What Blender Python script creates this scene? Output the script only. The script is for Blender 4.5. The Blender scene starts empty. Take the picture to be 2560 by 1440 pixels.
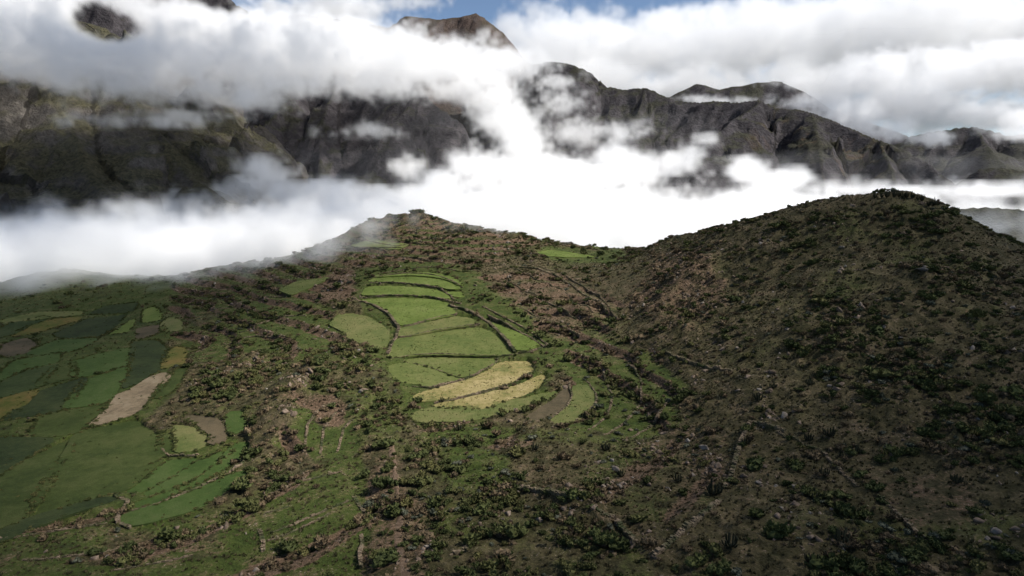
import bpy, math, random, time
import numpy as np
from mathutils import Vector
T0 = time.time()
sc = bpy.context.scene
COL = sc.collection
rng = np.random.default_rng(11)

# ------------------------------------------------------------------ camera, sky, sun, exposure
F = 1668.0                     # focal length in pixels of the 2560 wide photograph
PITCH = math.radians(9.53)
cam = bpy.data.objects.new('camera', bpy.data.cameras.new('camera'))
COL.objects.link(cam); sc.camera = cam
cam.data.sensor_width = 36; cam.data.lens = 36 * F / 2560
cam.data.clip_start = .5; cam.data.clip_end = 60000
cam.location = (0, 0, 0); cam.rotation_euler = (math.pi / 2 - PITCH, 0, 0)
SUN_EL, SUN_AZ = math.radians(45), math.radians(94)
w = bpy.data.worlds.new('World'); sc.world = w; w.use_nodes = True
nt = w.node_tree
sky = nt.nodes.new('ShaderNodeTexSky'); sky.sky_type = 'NISHITA'; sky.sun_disc = False
sky.sun_elevation = SUN_EL; sky.sun_rotation = SUN_AZ; sky.altitude = 3000
nt.links.new(sky.outputs[0], nt.nodes['Background'].inputs[0])
nt.nodes['Background'].inputs[1].default_value = .08
sd_ = Vector((math.sin(SUN_AZ) * math.cos(SUN_EL), math.cos(SUN_AZ) * math.cos(SUN_EL), math.sin(SUN_EL)))
sun = bpy.data.objects.new('sun', bpy.data.lights.new('sun', 'SUN'))
sun.data.energy = 5.0; sun.data.angle = math.radians(.6); sun.data.color = (1, .955, .885)
sun.rotation_euler = sd_.to_track_quat('Z', 'Y').to_euler(); COL.objects.link(sun)
vs = sc.view_settings
vs.view_transform = 'Standard'; vs.look = 'None'; vs.gamma = 1; vs.use_curve_mapping = False
vs.exposure = .55
cy = sc.cycles
cy.use_denoising = True; cy.max_bounces = 16; cy.diffuse_bounces = 2; cy.glossy_bounces = 1
cy.transmission_bounces = 2; cy.transparent_max_bounces = 8
cy.volume_bounces = 12; cy.volume_step_rate = 2.5; cy.volume_max_steps = 300
cy.use_adaptive_sampling = True; cy.adaptive_threshold = .02
sc.render.use_persistent_data = False

# ------------------------------------------------------------------ helpers
def ray(px, py):
    """x/Y and z/Y of the line of sight through a pixel (Y = metres straight ahead)"""
    u = (np.asarray(px, float) - 1280) / F; v = (np.asarray(py, float) - 720) / F
    cp, sp = math.cos(PITCH), math.sin(PITCH)
    Y = cp - v * sp
    return u / Y, (-sp - v * cp) / Y
def P(px, py, Y):
    a, b = ray(px, py); return np.array([a * Y, Y, b * Y])
def proj(x, y, z):
    cp, sp = math.cos(PITCH), math.sin(PITCH)
    d = y * cp - z * sp; up = y * sp + z * cp
    d = np.maximum(d, 1e-3)
    return 1280 + F * x / d, 720 - F * up / d
def _h(i, j, k):
    n = (i.astype(np.int64) * 374761393 + j.astype(np.int64) * 668265263 + k * 1274126177) & 0xffffffff
    n = ((n ^ (n >> 13)) * 1274126177) & 0xffffffff
    return (n ^ (n >> 16)) & 0xffff
def noise2(x, y, seed=0):
    xi = np.floor(x); yi = np.floor(y); fx = x - xi; fy = y - yi
    u = fx * fx * fx * (fx * (fx * 6 - 15) + 10); v = fy * fy * fy * (fy * (fy * 6 - 15) + 10)
    def g(a, b):
        t = _h(xi + a, yi + b, seed) * (2 * math.pi / 65536)
        return np.cos(t) * (fx - a) + np.sin(t) * (fy - b)
    return ((g(0, 0) * (1 - u) + g(1, 0) * u) * (1 - v) + (g(0, 1) * (1 - u) + g(1, 1) * u) * v) * 1.5
def fbm2(x, y, s, octv=4, seed=0, gain=.5, ridged=False):
    a, r, f, tot = 1., 0., 1. / s, 0.
    for o in range(octv):
        n = noise2(x * f + 17.3 * o, y * f - 9.1 * o, seed + o)
        if ridged: n = 1 - 2 * np.abs(n)
        r = r + a * n; tot += a; a *= gain; f *= 2.03
    return r / tot
def inpoly(px, py, poly):
    poly = np.asarray(poly, float); res = np.zeros(np.shape(px), bool)
    x0, y0 = poly[-1]
    for x1, y1 in poly:
        c = ((y1 > py) != (y0 > py))
        with np.errstate(divide='ignore', invalid='ignore'):
            res ^= c & (px < (x0 - x1) * (py - y1) / ((y0 - y1) if y0 != y1 else 1e-9) + x1)
        x0, y0 = x1, y1
    return res
def sstep(a, b, x):
    t = np.clip((x - a) / (b - a), 0, 1); return t * t * (3 - 2 * t)
def tag(o, label=None, cat=None, group=None, kind=None):
    for k, v in (('label', label), ('category', cat), ('group', group), ('kind', kind)):
        if v: o[k] = v
    return o
def mesh(name, verts, faces, mat=None, smooth=False):
    me = bpy.data.meshes.new(name)
    verts = np.asarray(verts, np.float32)
    if isinstance(faces, np.ndarray):
        n, k = faces.shape
        me.vertices.add(len(verts)); me.vertices.foreach_set('co', verts.ravel())
        me.loops.add(n * k); me.loops.foreach_set('vertex_index', faces.astype(np.int32).ravel())
        me.polygons.add(n); me.polygons.foreach_set('loop_start', np.arange(0, n * k, k, dtype=np.int32))
        me.update(calc_edges=True)
    else:
        me.from_pydata(verts.tolist(), [], faces)
    if smooth: me.polygons.foreach_set('use_smooth', np.ones(len(me.polygons), bool))
    for m in (mat if isinstance(mat, (list, tuple)) else [mat]):
        if m: me.materials.append(m)
    return me
def obj(name, me, parent=None, loc=None):
    o = bpy.data.objects.new(name, me); COL.objects.link(o)
    if parent: o.parent = parent
    if loc is not None: o.location = loc
    return o
def empty(name, loc=(0, 0, 0)):
    o = bpy.data.objects.new(name, None); COL.objects.link(o); o.location = loc; o.empty_display_size = .3; return o

# ------------------------------------------------------------------ materials
class Mat:
    def __init__(s, name):
        s.m = bpy.data.materials.new(name); s.m.use_nodes = True; s.t = s.m.node_tree
        s.b = s.t.nodes['Principled BSDF']; s.b.inputs['Roughness'].default_value = .95
        s.b.inputs['Specular IOR Level'].default_value = .12
    def n(s, ty, **kw):
        nd = s.t.nodes.new(ty)
        for k, v in kw.items(): setattr(nd, k, v)
        return nd
    def L(s, a, b): s.t.links.new(a, b)
    def pos(s):
        return s.n('ShaderNodeNewGeometry').outputs['Position']
    def noise(s, scale, detail=4, rough=.55, vec=None, stretch=None, obj=False):
        nd = s.n('ShaderNodeTexNoise'); nd.inputs['Scale'].default_value = scale
        nd.inputs['Detail'].default_value = detail; nd.inputs['Roughness'].default_value = rough
        v = vec or (s.n('ShaderNodeTexCoord').outputs['Object'] if obj else s.pos())
        if stretch:
            m = s.n('ShaderNodeMapping'); m.inputs['Scale'].default_value = stretch; s.L(v, m.inputs[0]); v = m.outputs[0]
        s.L(v, nd.inputs['Vector']); return nd.outputs['Fac']
    def attr(s, name):
        return s.n('ShaderNodeAttribute', attribute_name=name).outputs['Fac']
    def ramp(s, fac, stops):
        r = s.n('ShaderNodeValToRGB'); e = r.color_ramp.elements
        while len(e) < len(stops): e.new(.5)
        for el, (p, c) in zip(e, stops):
            el.position = p; el.color = (*c, 1) if len(c) == 3 else c
        s.L(fac, r.inputs[0]); return r.outputs[0]
    def rng_(s, fac, a, b, c=0, d=1):
        m = s.n('ShaderNodeMapRange'); m.inputs[1].default_value = a; m.inputs[2].default_value = b
        m.inputs[3].default_value = c; m.inputs[4].default_value = d; s.L(fac, m.inputs[0]); return m.outputs[0]
    def math(s, op, a, b):
        m = s.n('ShaderNodeMath', operation=op)
        for i, v in enumerate((a, b)):
            if isinstance(v, (int, float)): m.inputs[i].default_value = v
            else: s.L(v, m.inputs[i])
        return m.outputs[0]
    def mix(s, fac, a, b, mode='MIX'):
        m = s.n('ShaderNodeMix', data_type='RGBA', blend_type=mode)
        for i, v in ((0, fac), (6, a), (7, b)):
            if isinstance(v, (int, float)): m.inputs[i].default_value = v
            elif isinstance(v, tuple): m.inputs[i].default_value = (*v, 1)
            else: s.L(v, m.inputs[i])
        return m.outputs[2]
    def bump(s, h, strength, dist=1):
        b = s.n('ShaderNodeBump'); b.inputs['Strength'].default_value = strength; b.inputs['Distance'].default_value = dist
        s.L(h, b.inputs['Height']); s.L(b.outputs[0], s.b.inputs['Normal'])
    def out(s, col): s.L(col, s.b.inputs['Base Color']); return s.m
    def rnd(s): return s.n('ShaderNodeObjectInfo').outputs['Random']

def leafmat(name, c0, c1, c2):
    m = Mat(name)
    c = m.ramp(m.rnd(), [(0, c0), (.5, c1), (1, c2)])
    f = m.noise(3.0, 2, obj=True)
    c = m.mix(m.rng_(f, .3, .7), c, (.55, .55, .5), 'MULTIPLY')
    m.out(c); return m.m
M = {}
M['shrub'] = leafmat('green_shrub_leaves', (.050, .062, .022), (.080, .092, .032), (.125, .115, .045))
M['brown'] = leafmat('dry_shrub_twigs', (.085, .064, .038), (.128, .095, .056), (.175, .128, .078))
M['silver'] = leafmat('grey_green_leaves', (.070, .078, .052), (.10, .108, .075), (.135, .138, .10))
M['crop'] = leafmat('crop_blades', (.058, .085, .020), (.082, .105, .028), (.115, .125, .042))
M['straw'] = leafmat('straw_stalks', (.13, .125, .045), (.22, .185, .078), (.31, .255, .125))
M['tuft'] = leafmat('bunch_grass', (.055, .055, .025), (.095, .082, .042), (.14, .115, .065))
M['cactus'] = leafmat('cactus_skin', (.026, .030, .017), (.038, .040, .023), (.055, .050, .030))
def rockmat():
    m = Mat('hillside_rock')
    c = m.ramp(m.rnd(), [(0, (.11, .084, .062)), (.45, (.18, .135, .10)), (.75, (.25, .19, .145)), (1, (.25, .23, .20))])
    f = m.noise(2.2, 5, .65, obj=True)
    c = m.mix(m.rng_(f, .35, .7), c, (.45, .43, .4), 'MULTIPLY')
    m.bump(m.noise(5, 4, obj=True), .5, .15)
    return m.out(c)
M['rock'] = rockmat()
M['rock_dark'] = leafmat('dark_lichened_rock', (.06, .058, .055), (.08, .076, .072), (.10, .095, .09))
def wallmat():
    m = Mat('dry_stone')
    f = m.noise(1.7, 3); g = m.noise(.25, 3)
    c = m.ramp(f, [(.3, (.085, .064, .042)), (.5, (.15, .112, .074)), (.7, (.24, .185, .13))])
    c = m.mix(m.rng_(g, .42, .62), c, (.045, .052, .022))
    return m.out(c)
M['wall'] = wallmat()
def groundmat():
    m = Mat('hill_ground')
    big, mid, fine = m.noise(.035, 4), m.noise(.22, 5, .6), m.noise(1.6, 5, .65)
    olive = m.ramp(mid, [(.3, (.028, .028, .011)), (.5, (.064, .054, .025)), (.7, (.112, .088, .049))])
    grass = m.ramp(mid, [(.3, (.026, .042, .008)), (.5, (.047, .062, .013)), (.7, (.076, .076, .025))])
    dirt = m.ramp(fine, [(.3, (.060, .040, .023)), (.55, (.115, .075, .047)), (.75, (.18, .125, .085))])
    g = m.math('ADD', m.attr('green'), m.math('MULTIPLY', m.math('SUBTRACT', m.math('ADD', big, mid), 1.0), 1.5))
    b = m.math('ADD', m.attr('dirt'), m.math('MULTIPLY', m.math('SUBTRACT', m.math('ADD', mid, fine), 1.0), 1.6))
    c = m.mix(m.rng_(g, .35, .65), olive, grass)
    c = m.mix(m.rng_(b, .4, .75), c, dirt)
    c = m.mix(m.rng_(fine, .3, .62, .5, 1.15), (0, 0, 0), c)
    st = m.noise(2.6, 2, .5); c = m.mix(m.math('MULTIPLY', m.rng_(st, .64, .70), m.rng_(mid, .42, .6)), c, (.22, .17, .13))
    m.bump(m.math('ADD', fine, m.math('MULTIPLY', mid, 2)), .55, .7)
    return m.out(c)
M['ground'] = groundmat()
def fieldmat(name, c0, c1, c2, rows=None, dens=.5):
    m = Mat(name)
    a, b, f = m.noise(.09, 4), m.noise(.6, 4, .6), m.noise(3.5, 4, .7)
    c = m.ramp(m.math('ADD', m.math('MULTIPLY', a, .55), m.math('MULTIPLY', b, .45)), [(.40, c0), (.5, c1), (.60, c2)])
    c = m.mix(m.rng_(f, .25, .7, .6, 1.12), (0, 0, 0), c)
    pt = m.noise(.33, 5, .7); c = m.mix(m.rng_(pt, .58, .74, 0, .55), c, tuple(.35 * x + .65 * y for x, y in zip(c1, (.10, .085, .040))))
    if rows:
        wv = m.n('ShaderNodeTexWave'); wv.inputs['Scale'].default_value = .35; wv.inputs['Distortion'].default_value = 1.5
        mp = m.n('ShaderNodeMapping'); mp.inputs['Rotation'].default_value = (0, 0, rows); m.L(m.pos(), mp.inputs[0]); m.L(mp.outputs[0], wv.inputs[0])
        c = m.mix(m.rng_(wv.outputs['Fac'], 0, 1, .8, 1.0), (0, 0, 0), c)
    m.bump(f, .6, .25)
    return m.out(c)
M['bright'] = fieldmat('bright_grass', (.075, .105, .020), (.098, .130, .028), (.120, .145, .040))
M['grass'] = fieldmat('meadow_grass', (.070, .092, .023), (.094, .112, .031), (.122, .130, .044))
M['pale'] = fieldmat('pale_grass', (.075, .095, .026), (.105, .115, .037), (.135, .13, .05))
M['hay'] = fieldmat('cut_straw', (.12, .125, .040), (.22, .185, .072), (.30, .245, .115))
M['dim'] = fieldmat('deep_green_crop', (.030, .044, .010), (.043, .058, .014), (.058, .068, .020))
M['lgreen'] = fieldmat('fresh_crop', (.032, .056, .012), (.044, .072, .016), (.058, .082, .023))
M['dark'] = fieldmat('dark_crop', (.020, .030, .010), (.030, .044, .014), (.044, .055, .018), rows=.4)
M['teal'] = fieldmat('bluish_crop', (.026, .042, .012), (.036, .052, .015), (.048, .062, .020))
M['yellow'] = fieldmat('yellowing_crop', (.060, .075, .012), (.10, .090, .022), (.14, .10, .032))
M['tan'] = fieldmat('bare_tan_soil', (.13, .10, .062), (.19, .145, .09), (.24, .19, .125))
M['brownf'] = fieldmat('fallow_soil', (.060, .050, .028), (.085, .068, .040), (.11, .085, .05))
def mountmat(name, rock0, rock1, grass0, grass1, gr=.62):
    m = Mat(name)
    nz = m.n('ShaderNodeSeparateXYZ'); m.L(m.n('ShaderNodeNewGeometry').outputs['Normal'], nz.inputs[0])
    big, mid, fine = m.noise(.0035, 5, .6), m.noise(.02, 6, .65), m.noise(.09, 5, .7)
    cb = m.n('ShaderNodeCombineXYZ'); m.L(m.math('MULTIPLY', m.attr('uu'), .022), cb.inputs[0]); m.L(m.math('MULTIPLY', m.attr('dd'), .0055), cb.inputs[1])
    streak = m.noise(1.0, 7, .62, vec=cb.outputs[0])
    mid = m.math('ADD', m.math('MULTIPLY', mid, .45), m.math('MULTIPLY', streak, .55))
    rock = m.ramp(mid, [(.36, rock0), (.5, rock1), (.64, tuple(1.9 * x for x in rock1))])
    gra = m.ramp(fine, [(.3, grass0), (.7, grass1)])
    s = m.math('ADD', nz.outputs[2], m.math('MULTIPLY', m.math('SUBTRACT', m.math('ADD', big, streak), 1.0), 1.3))
    c = m.mix(m.rng_(s, gr - .12, gr + .12), rock, gra)
    c = m.mix(m.rng_(fine, .3, .65, .6, 1.1), (0, 0, 0), c)
    st = m.noise(.012, 4, .6, stretch=(1, 1, .12))
    c = m.mix(m.math('MULTIPLY', m.rng_(m.math('ADD', m.math('MULTIPLY', st, .4), m.math('MULTIPLY', streak, .6)), .54, .62), m.attr('stain')), c, (.115, .070, .044))
    m.bump(m.math('ADD', m.math('MULTIPLY', mid, 2.5), fine), 1.0, 14)
    return m.out(c)

# ------------------------------------------------------------------ the near hills: heights from surveyed points
CP = [  # pixel x, pixel y, metres ahead
 (1150,1440,90),(1150,1200,125),(1150,1050,165),(1150,960,195),(1150,880,225),(1150,740,290),(1100,690,325),(1080,640,365),
 (1000,560,428),(1050,533,450),(1110,552,445),(920,550,440),(870,585,425),(780,625,410),(700,645,408),(560,662,405),(430,690,392),(300,690,415),
 (200,685,440),(100,692,435),(0,715,425),(-150,740,420),(0,800,300),(200,800,305),(50,900,232),(300,900,232),(50,1000,190),(300,1000,188),(-200,1000,190),
 (200,1150,150),(0,1150,150),(400,1150,148),(0,1300,118),(300,1300,116),(0,1440,96),(400,1440,95),(-300,1440,96),(-300,1200,140),
 (700,1440,93),(700,1250,120),(900,1300,110),(600,1130,150),(620,1040,168),(560,985,186),(700,900,215),(840,890,215),(640,790,278),(780,790,270),
 (900,830,245),(760,720,315),(600,720,335),(480,790,295),(450,870,250),(820,1050,160),(900,950,190),(950,1050,164),
 (1330,920,205),(1320,850,235),(1250,750,278),(1200,640,362),(1200,578,425),(1260,585,420),(1330,602,412),(1390,622,405),(1440,650,372),(1540,655,352),
 (1590,640,352),(1640,610,350),(1700,590,342),(1780,575,334),(1900,545,312),(2000,515,296),(2100,495,282),(2200,483,273),(2260,480,268),(2330,502,262),
 (2420,545,250),(2490,585,242),(2560,622,232),(2700,690,215),
 (1450,720,300),(1380,700,315),(1480,800,250),(1400,800,255),(1550,760,262),(1550,900,204),(1480,950,190),(1600,1000,170),(1440,1030,166),
 (1650,760,246),(1700,660,282),(1760,700,255),(1800,800,210),(1700,930,182),(1880,940,166),(1650,1100,144),(1850,1100,134),(1850,1000,152),
 (2000,700,226),(2200,600,236),(2100,800,182),(2300,700,196),(2300,860,162),(2560,760,180),(2560,900,148),(2150,950,150),(2400,1050,127),(2560,1100,116),
 (2000,1100,129),(2150,1250,105),(2450,1250,100),(2000,1300,99),(1800,1280,104),(2560,1440,80),(2200,1440,84),(1850,1440,86),(1500,1440,88),
 (1500,1300,106),(1300,1150,134),(1300,1300,107),(1500,1130,138),(2800,1100,112),(2800,1440,78),(2750,850,152),(0,740,370),(150,725,372),(0,770,332),(-150,765,375),(250,730,350)]
pts = np.array([P(*c) for c in CP])
extra = [(-160,40,-62),(0,40,-58),(160,40,-52),(0,-60,-56),(-200,-60,-60),(200,-60,-48),(330,60,-36),(-330,100,-66),(-430,300,-78),(330,160,-36),(360,250,-56),(205,275,-38),(240,260,-42),(250,230,-38),(270,300,-62),(165,302,-28),(200,330,-54),
         (-480,480,-170),(-330,520,-175),(-180,530,-150),(-60,560,-130),(40,560,-120),(140,470,-62),(100,520,-95),(190,480,-75),(180,400,-62),(240,380,-70),(300,350,-80),
         (-500,640,-290),(-200,650,-270),(0,660,-260),(200,640,-250),(400,620,-240),(480,440,-110),(420,320,-62),(560,640,-260),(600,300,-90),(560,100,-50),(-560,250,-140),(-560,60,-90)]
pts = np.vstack([pts, np.array(extra, float)])
# second hill behind the right-hand one
def tps_fit(p, lam=.6):
    n = len(p); S = 100.
    d = np.sqrt(((p[:, None, :2] - p[None, :, :2]) ** 2).sum(-1)) / S
    K = np.where(d > 0, d * d * np.log(d + 1e-12), 0) + lam * 1e-3 * np.eye(n)
    Pm = np.c_[np.ones(n), p[:, :2] / S]
    A = np.block([[K, Pm], [Pm.T, np.zeros((3, 3))]])
    s = np.linalg.solve(A, np.r_[p[:, 2], 0, 0, 0]); return s[:n], s[n:]
TW, TA = tps_fit(pts)
def tps(x, y):
    S = 100.; x = np.asarray(x, float); sh = x.shape; X = x.ravel() / S; Yv = np.asarray(y, float).ravel() / S
    r = TA[0] + TA[1] * X + TA[2] * Yv
    for i in range(len(TW)):
        d2 = (X - pts[i, 0] / S) ** 2 + (Yv - pts[i, 1] / S) ** 2
        r = r + TW[i] * .5 * d2 * np.log(d2 + 1e-12)
    return r.reshape(sh)
NR, NC = 560, 780
YR = 40 * (690 / 40) ** (np.arange(NR) / (NR - 1)); SR = np.linspace(-1.12, 1.12, NC)
GY = np.repeat(YR[:, None], NC, 1); GX = GY * SR[None, :]
# coarse evaluation, then cubic-free bilinear upsampling is enough because the surface is smooth
cr, cc = 150, 200
cYR = 40 * (690 / 40) ** (np.arange(cr) / (cr - 1)); cSR = np.linspace(-1.12, 1.12, cc)
cZ = tps(cYR[:, None] * cSR[None, :], np.repeat(cYR[:, None], cc, 1))
def grid_lookup(Z, x, y):
    nr, nc = Z.shape
    y = np.maximum(y, 41.)
    i = np.clip(np.log(y / 40) / math.log(690 / 40) * (nr - 1), 0, nr - 1.001)
    j = np.clip((x / y + 1.12) / 2.24 * (nc - 1), 0, nc - 1.001)
    i0 = i.astype(int); j0 = j.astype(int); a = i - i0; b = j - j0
    return (Z[i0, j0] * (1 - a) + Z[i0 + 1, j0] * a) * (1 - b) + (Z[i0, j0 + 1] * (1 - a) + Z[i0 + 1, j0 + 1] * a) * b
BASE = grid_lookup(cZ, GX, GY)
def hit(Z, px, py, y0=55., y1=640.):
    """where the line of sight through a pixel meets the ground"""
    a, b = ray(px, py); Y = np.geomspace(y0, y1, 1400)
    g = grid_lookup(Z, a * Y, Y) - b * Y
    k = np.argmax(g > 0)
    if not g[k] > 0: k = len(Y) - 1
    return np.array([a * Y[k], Y[k]])

# zones of ground cover, drawn over the photograph and carried to the hills (later ones win)
KEYS = ('green', 'dirt', 'sd', 'sb', 'ss', 'rk', 'tf', 'lump', 'terr')
DEF = dict(green=.22, dirt=.24, sd=.045, sb=.05, ss=.006, rk=.10, tf=.55, lump=.6, terr=0.)
ZONES = [
 ([(-900,640),(420,660),(520,760),(420,880),(440,980),(350,1060),(640,1090),(620,1200),(300,1300),(-900,1320)], dict(green=.8, dirt=.05, sd=.012, sb=.004, ss=0, rk=.002, tf=.1, lump=.1)),
 ([(-900,1270),(300,1270),(640,1230),(880,1100),(940,1200),(900,1600),(-900,1600)], dict(green=.62, dirt=.22, sd=.03, sb=.02, ss=.006, rk=.012, tf=.5, lump=.12, terr=.9)),
 ([(250,1330),(560,1320),(600,1390),(280,1420)], dict(green=.2, dirt=.45, sd=.02, sb=.06)),
 ([(430,660),(900,600),(960,700),(760,760),(700,860),(470,920),(420,800)], dict(green=.5, dirt=.3, sd=.05, sb=.05, rk=.03, tf=.25, lump=.2, terr=1.)),
 ([(560,760),(760,740),(860,800),(830,900),(700,900),(600,860)], dict(green=.78, dirt=.02, sd=.12, sb=.03, rk=.02, tf=.1, lump=.4, terr=.9)),
 ([(500,930),(660,880),(900,840),(990,900),(1010,1000),(1010,1120),(880,1120),(760,990),(700,1060),(640,1180),(600,1060),(470,1010)], dict(green=.45, dirt=.22, sd=.17, sb=.16, ss=.015, rk=.09, tf=.3, lump=.6)),
 ([(740,980),(880,1000),(900,1120),(760,1170),(700,1120)], dict(green=.6, dirt=.25, sd=.03, sb=.05, rk=.02, tf=.2, lump=.2, terr=.9)),
 ([(640,1080),(720,1060),(700,1200),(560,1290),(420,1320),(560,1230)], dict(green=.35, dirt=.3, sd=.12, sb=.14, rk=.05)),
 ([(780,560),(920,530),(1150,540),(1400,600),(1200,660),(1150,690),(920,690),(830,640)], dict(green=.42, dirt=.2, sd=.04, sb=.05, rk=.02, tf=.3, lump=.3, terr=.8)),
 ([(900,520),(1150,520),(1380,590),(1390,625),(1180,600),(1100,575),(920,575)], dict(green=.2, dirt=.3, sd=.16, sb=.14, rk=.06, lump=.9)),
 ([(770,720),(900,640),(960,660),(900,740),(830,760)], dict(green=.1, dirt=.75, sd=.02, sb=.08, rk=.10, tf=.2, lump=.3)),
 ([(1150,600),(1240,640),(1190,760),(1140,700)], dict(green=.2, dirt=.2, sd=.16, sb=.14, rk=.08, lump=.7)),
 ([(1190,700),(1380,670),(1560,760),(1500,860),(1390,890),(1300,830),(1190,750)], dict(green=.22, dirt=.55, sd=.05, sb=.12, ss=.01, rk=.06, tf=.2, lump=.3, terr=1.)),
 ([(1330,620),(1560,620),(1570,650),(1420,665)], dict(green=.9, dirt=0, sd=.02, sb=.0, rk=.0, tf=.05, lump=.1)),
 ([(1400,660),(1580,665),(1600,740),(1520,740),(1430,700)], dict(green=.25, dirt=.3, sd=.015, sb=.015, rk=.015, tf=.2, lump=.2)),
 ([(1380,860),(1480,830),(1640,880),(1720,960),(1720,1060),(1560,1110),(1400,1080),(1420,960)], dict(green=.85, dirt=.05, sd=.09, sb=.06, ss=.015, rk=.02, tf=.15, lump=.25, terr=.9)),
 ([(1380,870),(1560,780),(1620,880),(1480,930)], dict(green=.4, dirt=.3, sd=.14, sb=.12, rk=.06, lump=.5)),
 ([(1300,1070),(1480,1060),(1640,1080),(1560,1130),(1280,1110)], dict(green=.6, dirt=.05, sd=.02, sb=.02, ss=.22, rk=.01)),
 ([(1040,1050),(1300,1060),(1280,1120),(1060,1110)], dict(green=.5, dirt=.2, sd=.03, sb=.05, rk=.05, lump=.2, terr=.8)),
 ([(960,1100),(1260,1110),(1290,1230),(1400,1300),(1620,1390),(1700,1600),(1000,1600),(960,1300)], dict(green=.45, dirt=.12, sd=.24, sb=.09, ss=.05, rk=.05, tf=.25, lump=.45)),
 ([(1100,1130),(1270,1130),(1280,1230),(1140,1250)], dict(green=.75, dirt=.05, sd=.10, sb=.04, ss=.04, rk=.02)),
 ([(1290,1100),(1700,1100),(1850,1180),(1830,1260),(1640,1330),(1440,1250),(1300,1200)], dict(green=.28, dirt=.38, sd=.025, sb=.05, ss=.01, rk=.26, tf=.55, lump=.3, terr=.5)),
 ([(1380,1220),(1560,1230),(1640,1330),(1500,1330),(1400,1280)], dict(green=.2, dirt=.4, sd=.05, sb=.05, ss=.01, rk=.5, lump=.9)),
 ([(1640,640),(1760,620),(1820,760),(1700,860),(1560,760)], dict(green=.08, dirt=.6, sd=.06, sb=.16, rk=.16, lump=1.3)),
 ([(1860,560),(2330,480),(2560,600),(2560,760),(2000,640)], dict(green=.28, dirt=.12, sd=.09, sb=.08, rk=.10, tf=.4, lump=.9)),
 ([(2000,760),(2700,700),(2700,1180),(2200,1100),(1980,900)], dict(green=.15, dirt=.2, sd=.14, sb=.15, ss=.03, rk=.10, tf=.4, lump=1.0)),
 ([(1750,1300),(2050,1240),(2300,1300),(2700,1200),(2700,1600),(1700,1600)], dict(green=.3, dirt=.2, sd=.13, sb=.10, ss=.05, rk=.14, tf=.45, lump=.7)),
 ([(2190,1180),(2420,1160),(2440,1300),(2280,1310)], dict(green=.25, dirt=.5, sd=.02, sb=.02, ss=.0, rk=.02, tf=.3, lump=.2)),
 ([(930,1130),(1000,1130),(1040,1290),(1060,1600),(880,1600),(900,1280)], dict(green=.3, dirt=.55, sd=.10, sb=.08, ss=.02, rk=.16, tf=.2, lump=.35)),
 ([(880,660),(1150,660),(1260,740),(1400,860),(1400,940),(1350,1010),(1200,1060),(1040,1060),(960,930),(900,780)], dict(green=.85, dirt=.05, sd=.03, sb=.02, ss=.0, rk=.01, tf=.1, lump=.08, terr=0)),
 ([(1690,1080),(1800,1090),(1790,1180),(1720,1190)], dict(rk=.8, dirt=.5)), ([(1580,1120),(1640,1110),(1650,1170),(1590,1170)], dict(rk=.7, dirt=.5)), ([(500,970),(600,895),(690,880),(665,930),(560,965)], dict(rk=.8, dirt=.5, sd=.05)),
 ([(700,940),(770,930),(760,1010),(700,1040)], dict(rk=.8, dirt=.5, sd=.08)), ([(985,1330),(1060,1340),(1090,1440),(1000,1500)], dict(rk=.8, dirt=.6)), ([(800,650),(950,640),(930,700),(800,740)], dict(rk=.35)), ([(1650,650),(1770,640),(1800,740),(1660,780)], dict(rk=.45)),
 ([(1820,1060),(1960,1050),(1940,1230),(1840,1220)], dict(rk=.2)), ([(1240,1180),(1310,1160),(1320,1240),(1240,1250)], dict(rk=.4)), ([(1800,860),(1960,880),(1920,990),(1800,960)], dict(rk=.25)), ([(800,860),(900,850),(900,900),(820,910)], dict(rk=.5)),
 ([(2120,470),(2350,470),(2360,520),(2120,510)], dict(sd=.015, sb=.03)),
 ([(2330,480),(2600,480),(2600,640),(2540,610),(2430,545)], dict(green=.3, dirt=.15, sd=.14, sb=.06, rk=.02, lump=.4)),
]
def cover(x, y, z):
    px, py = proj(x, y, z)
    j = 46 * np.clip(250 / np.maximum(y, 60), .5, 2.0)
    qx = px + j * fbm2(x, y, 24, 5, 3, .6); qy = py + .7 * j * fbm2(x, y, 24, 5, 31, .6)
    o = {k: np.full(x.shape, DEF[k]) for k in KEYS}
    for poly, d in ZONES:
        m = inpoly(qx, qy, poly)
        for k, v in d.items(): o[k][m] = v
    return o
CV = cover(GX, GY, BASE)
def blur(a, n=3):
    for _ in range(n):
        p = np.pad(a, 1, mode='edge'); a = (p[1:-1, 1:-1] * 2 + p[:-2, 1:-1] + p[2:, 1:-1] + p[1:-1, :-2] + p[1:-1, 2:]) / 6
    return a
for k in ('green', 'dirt', 'lump', 'terr'): CV[k] = blur(CV[k], 14)
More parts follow.
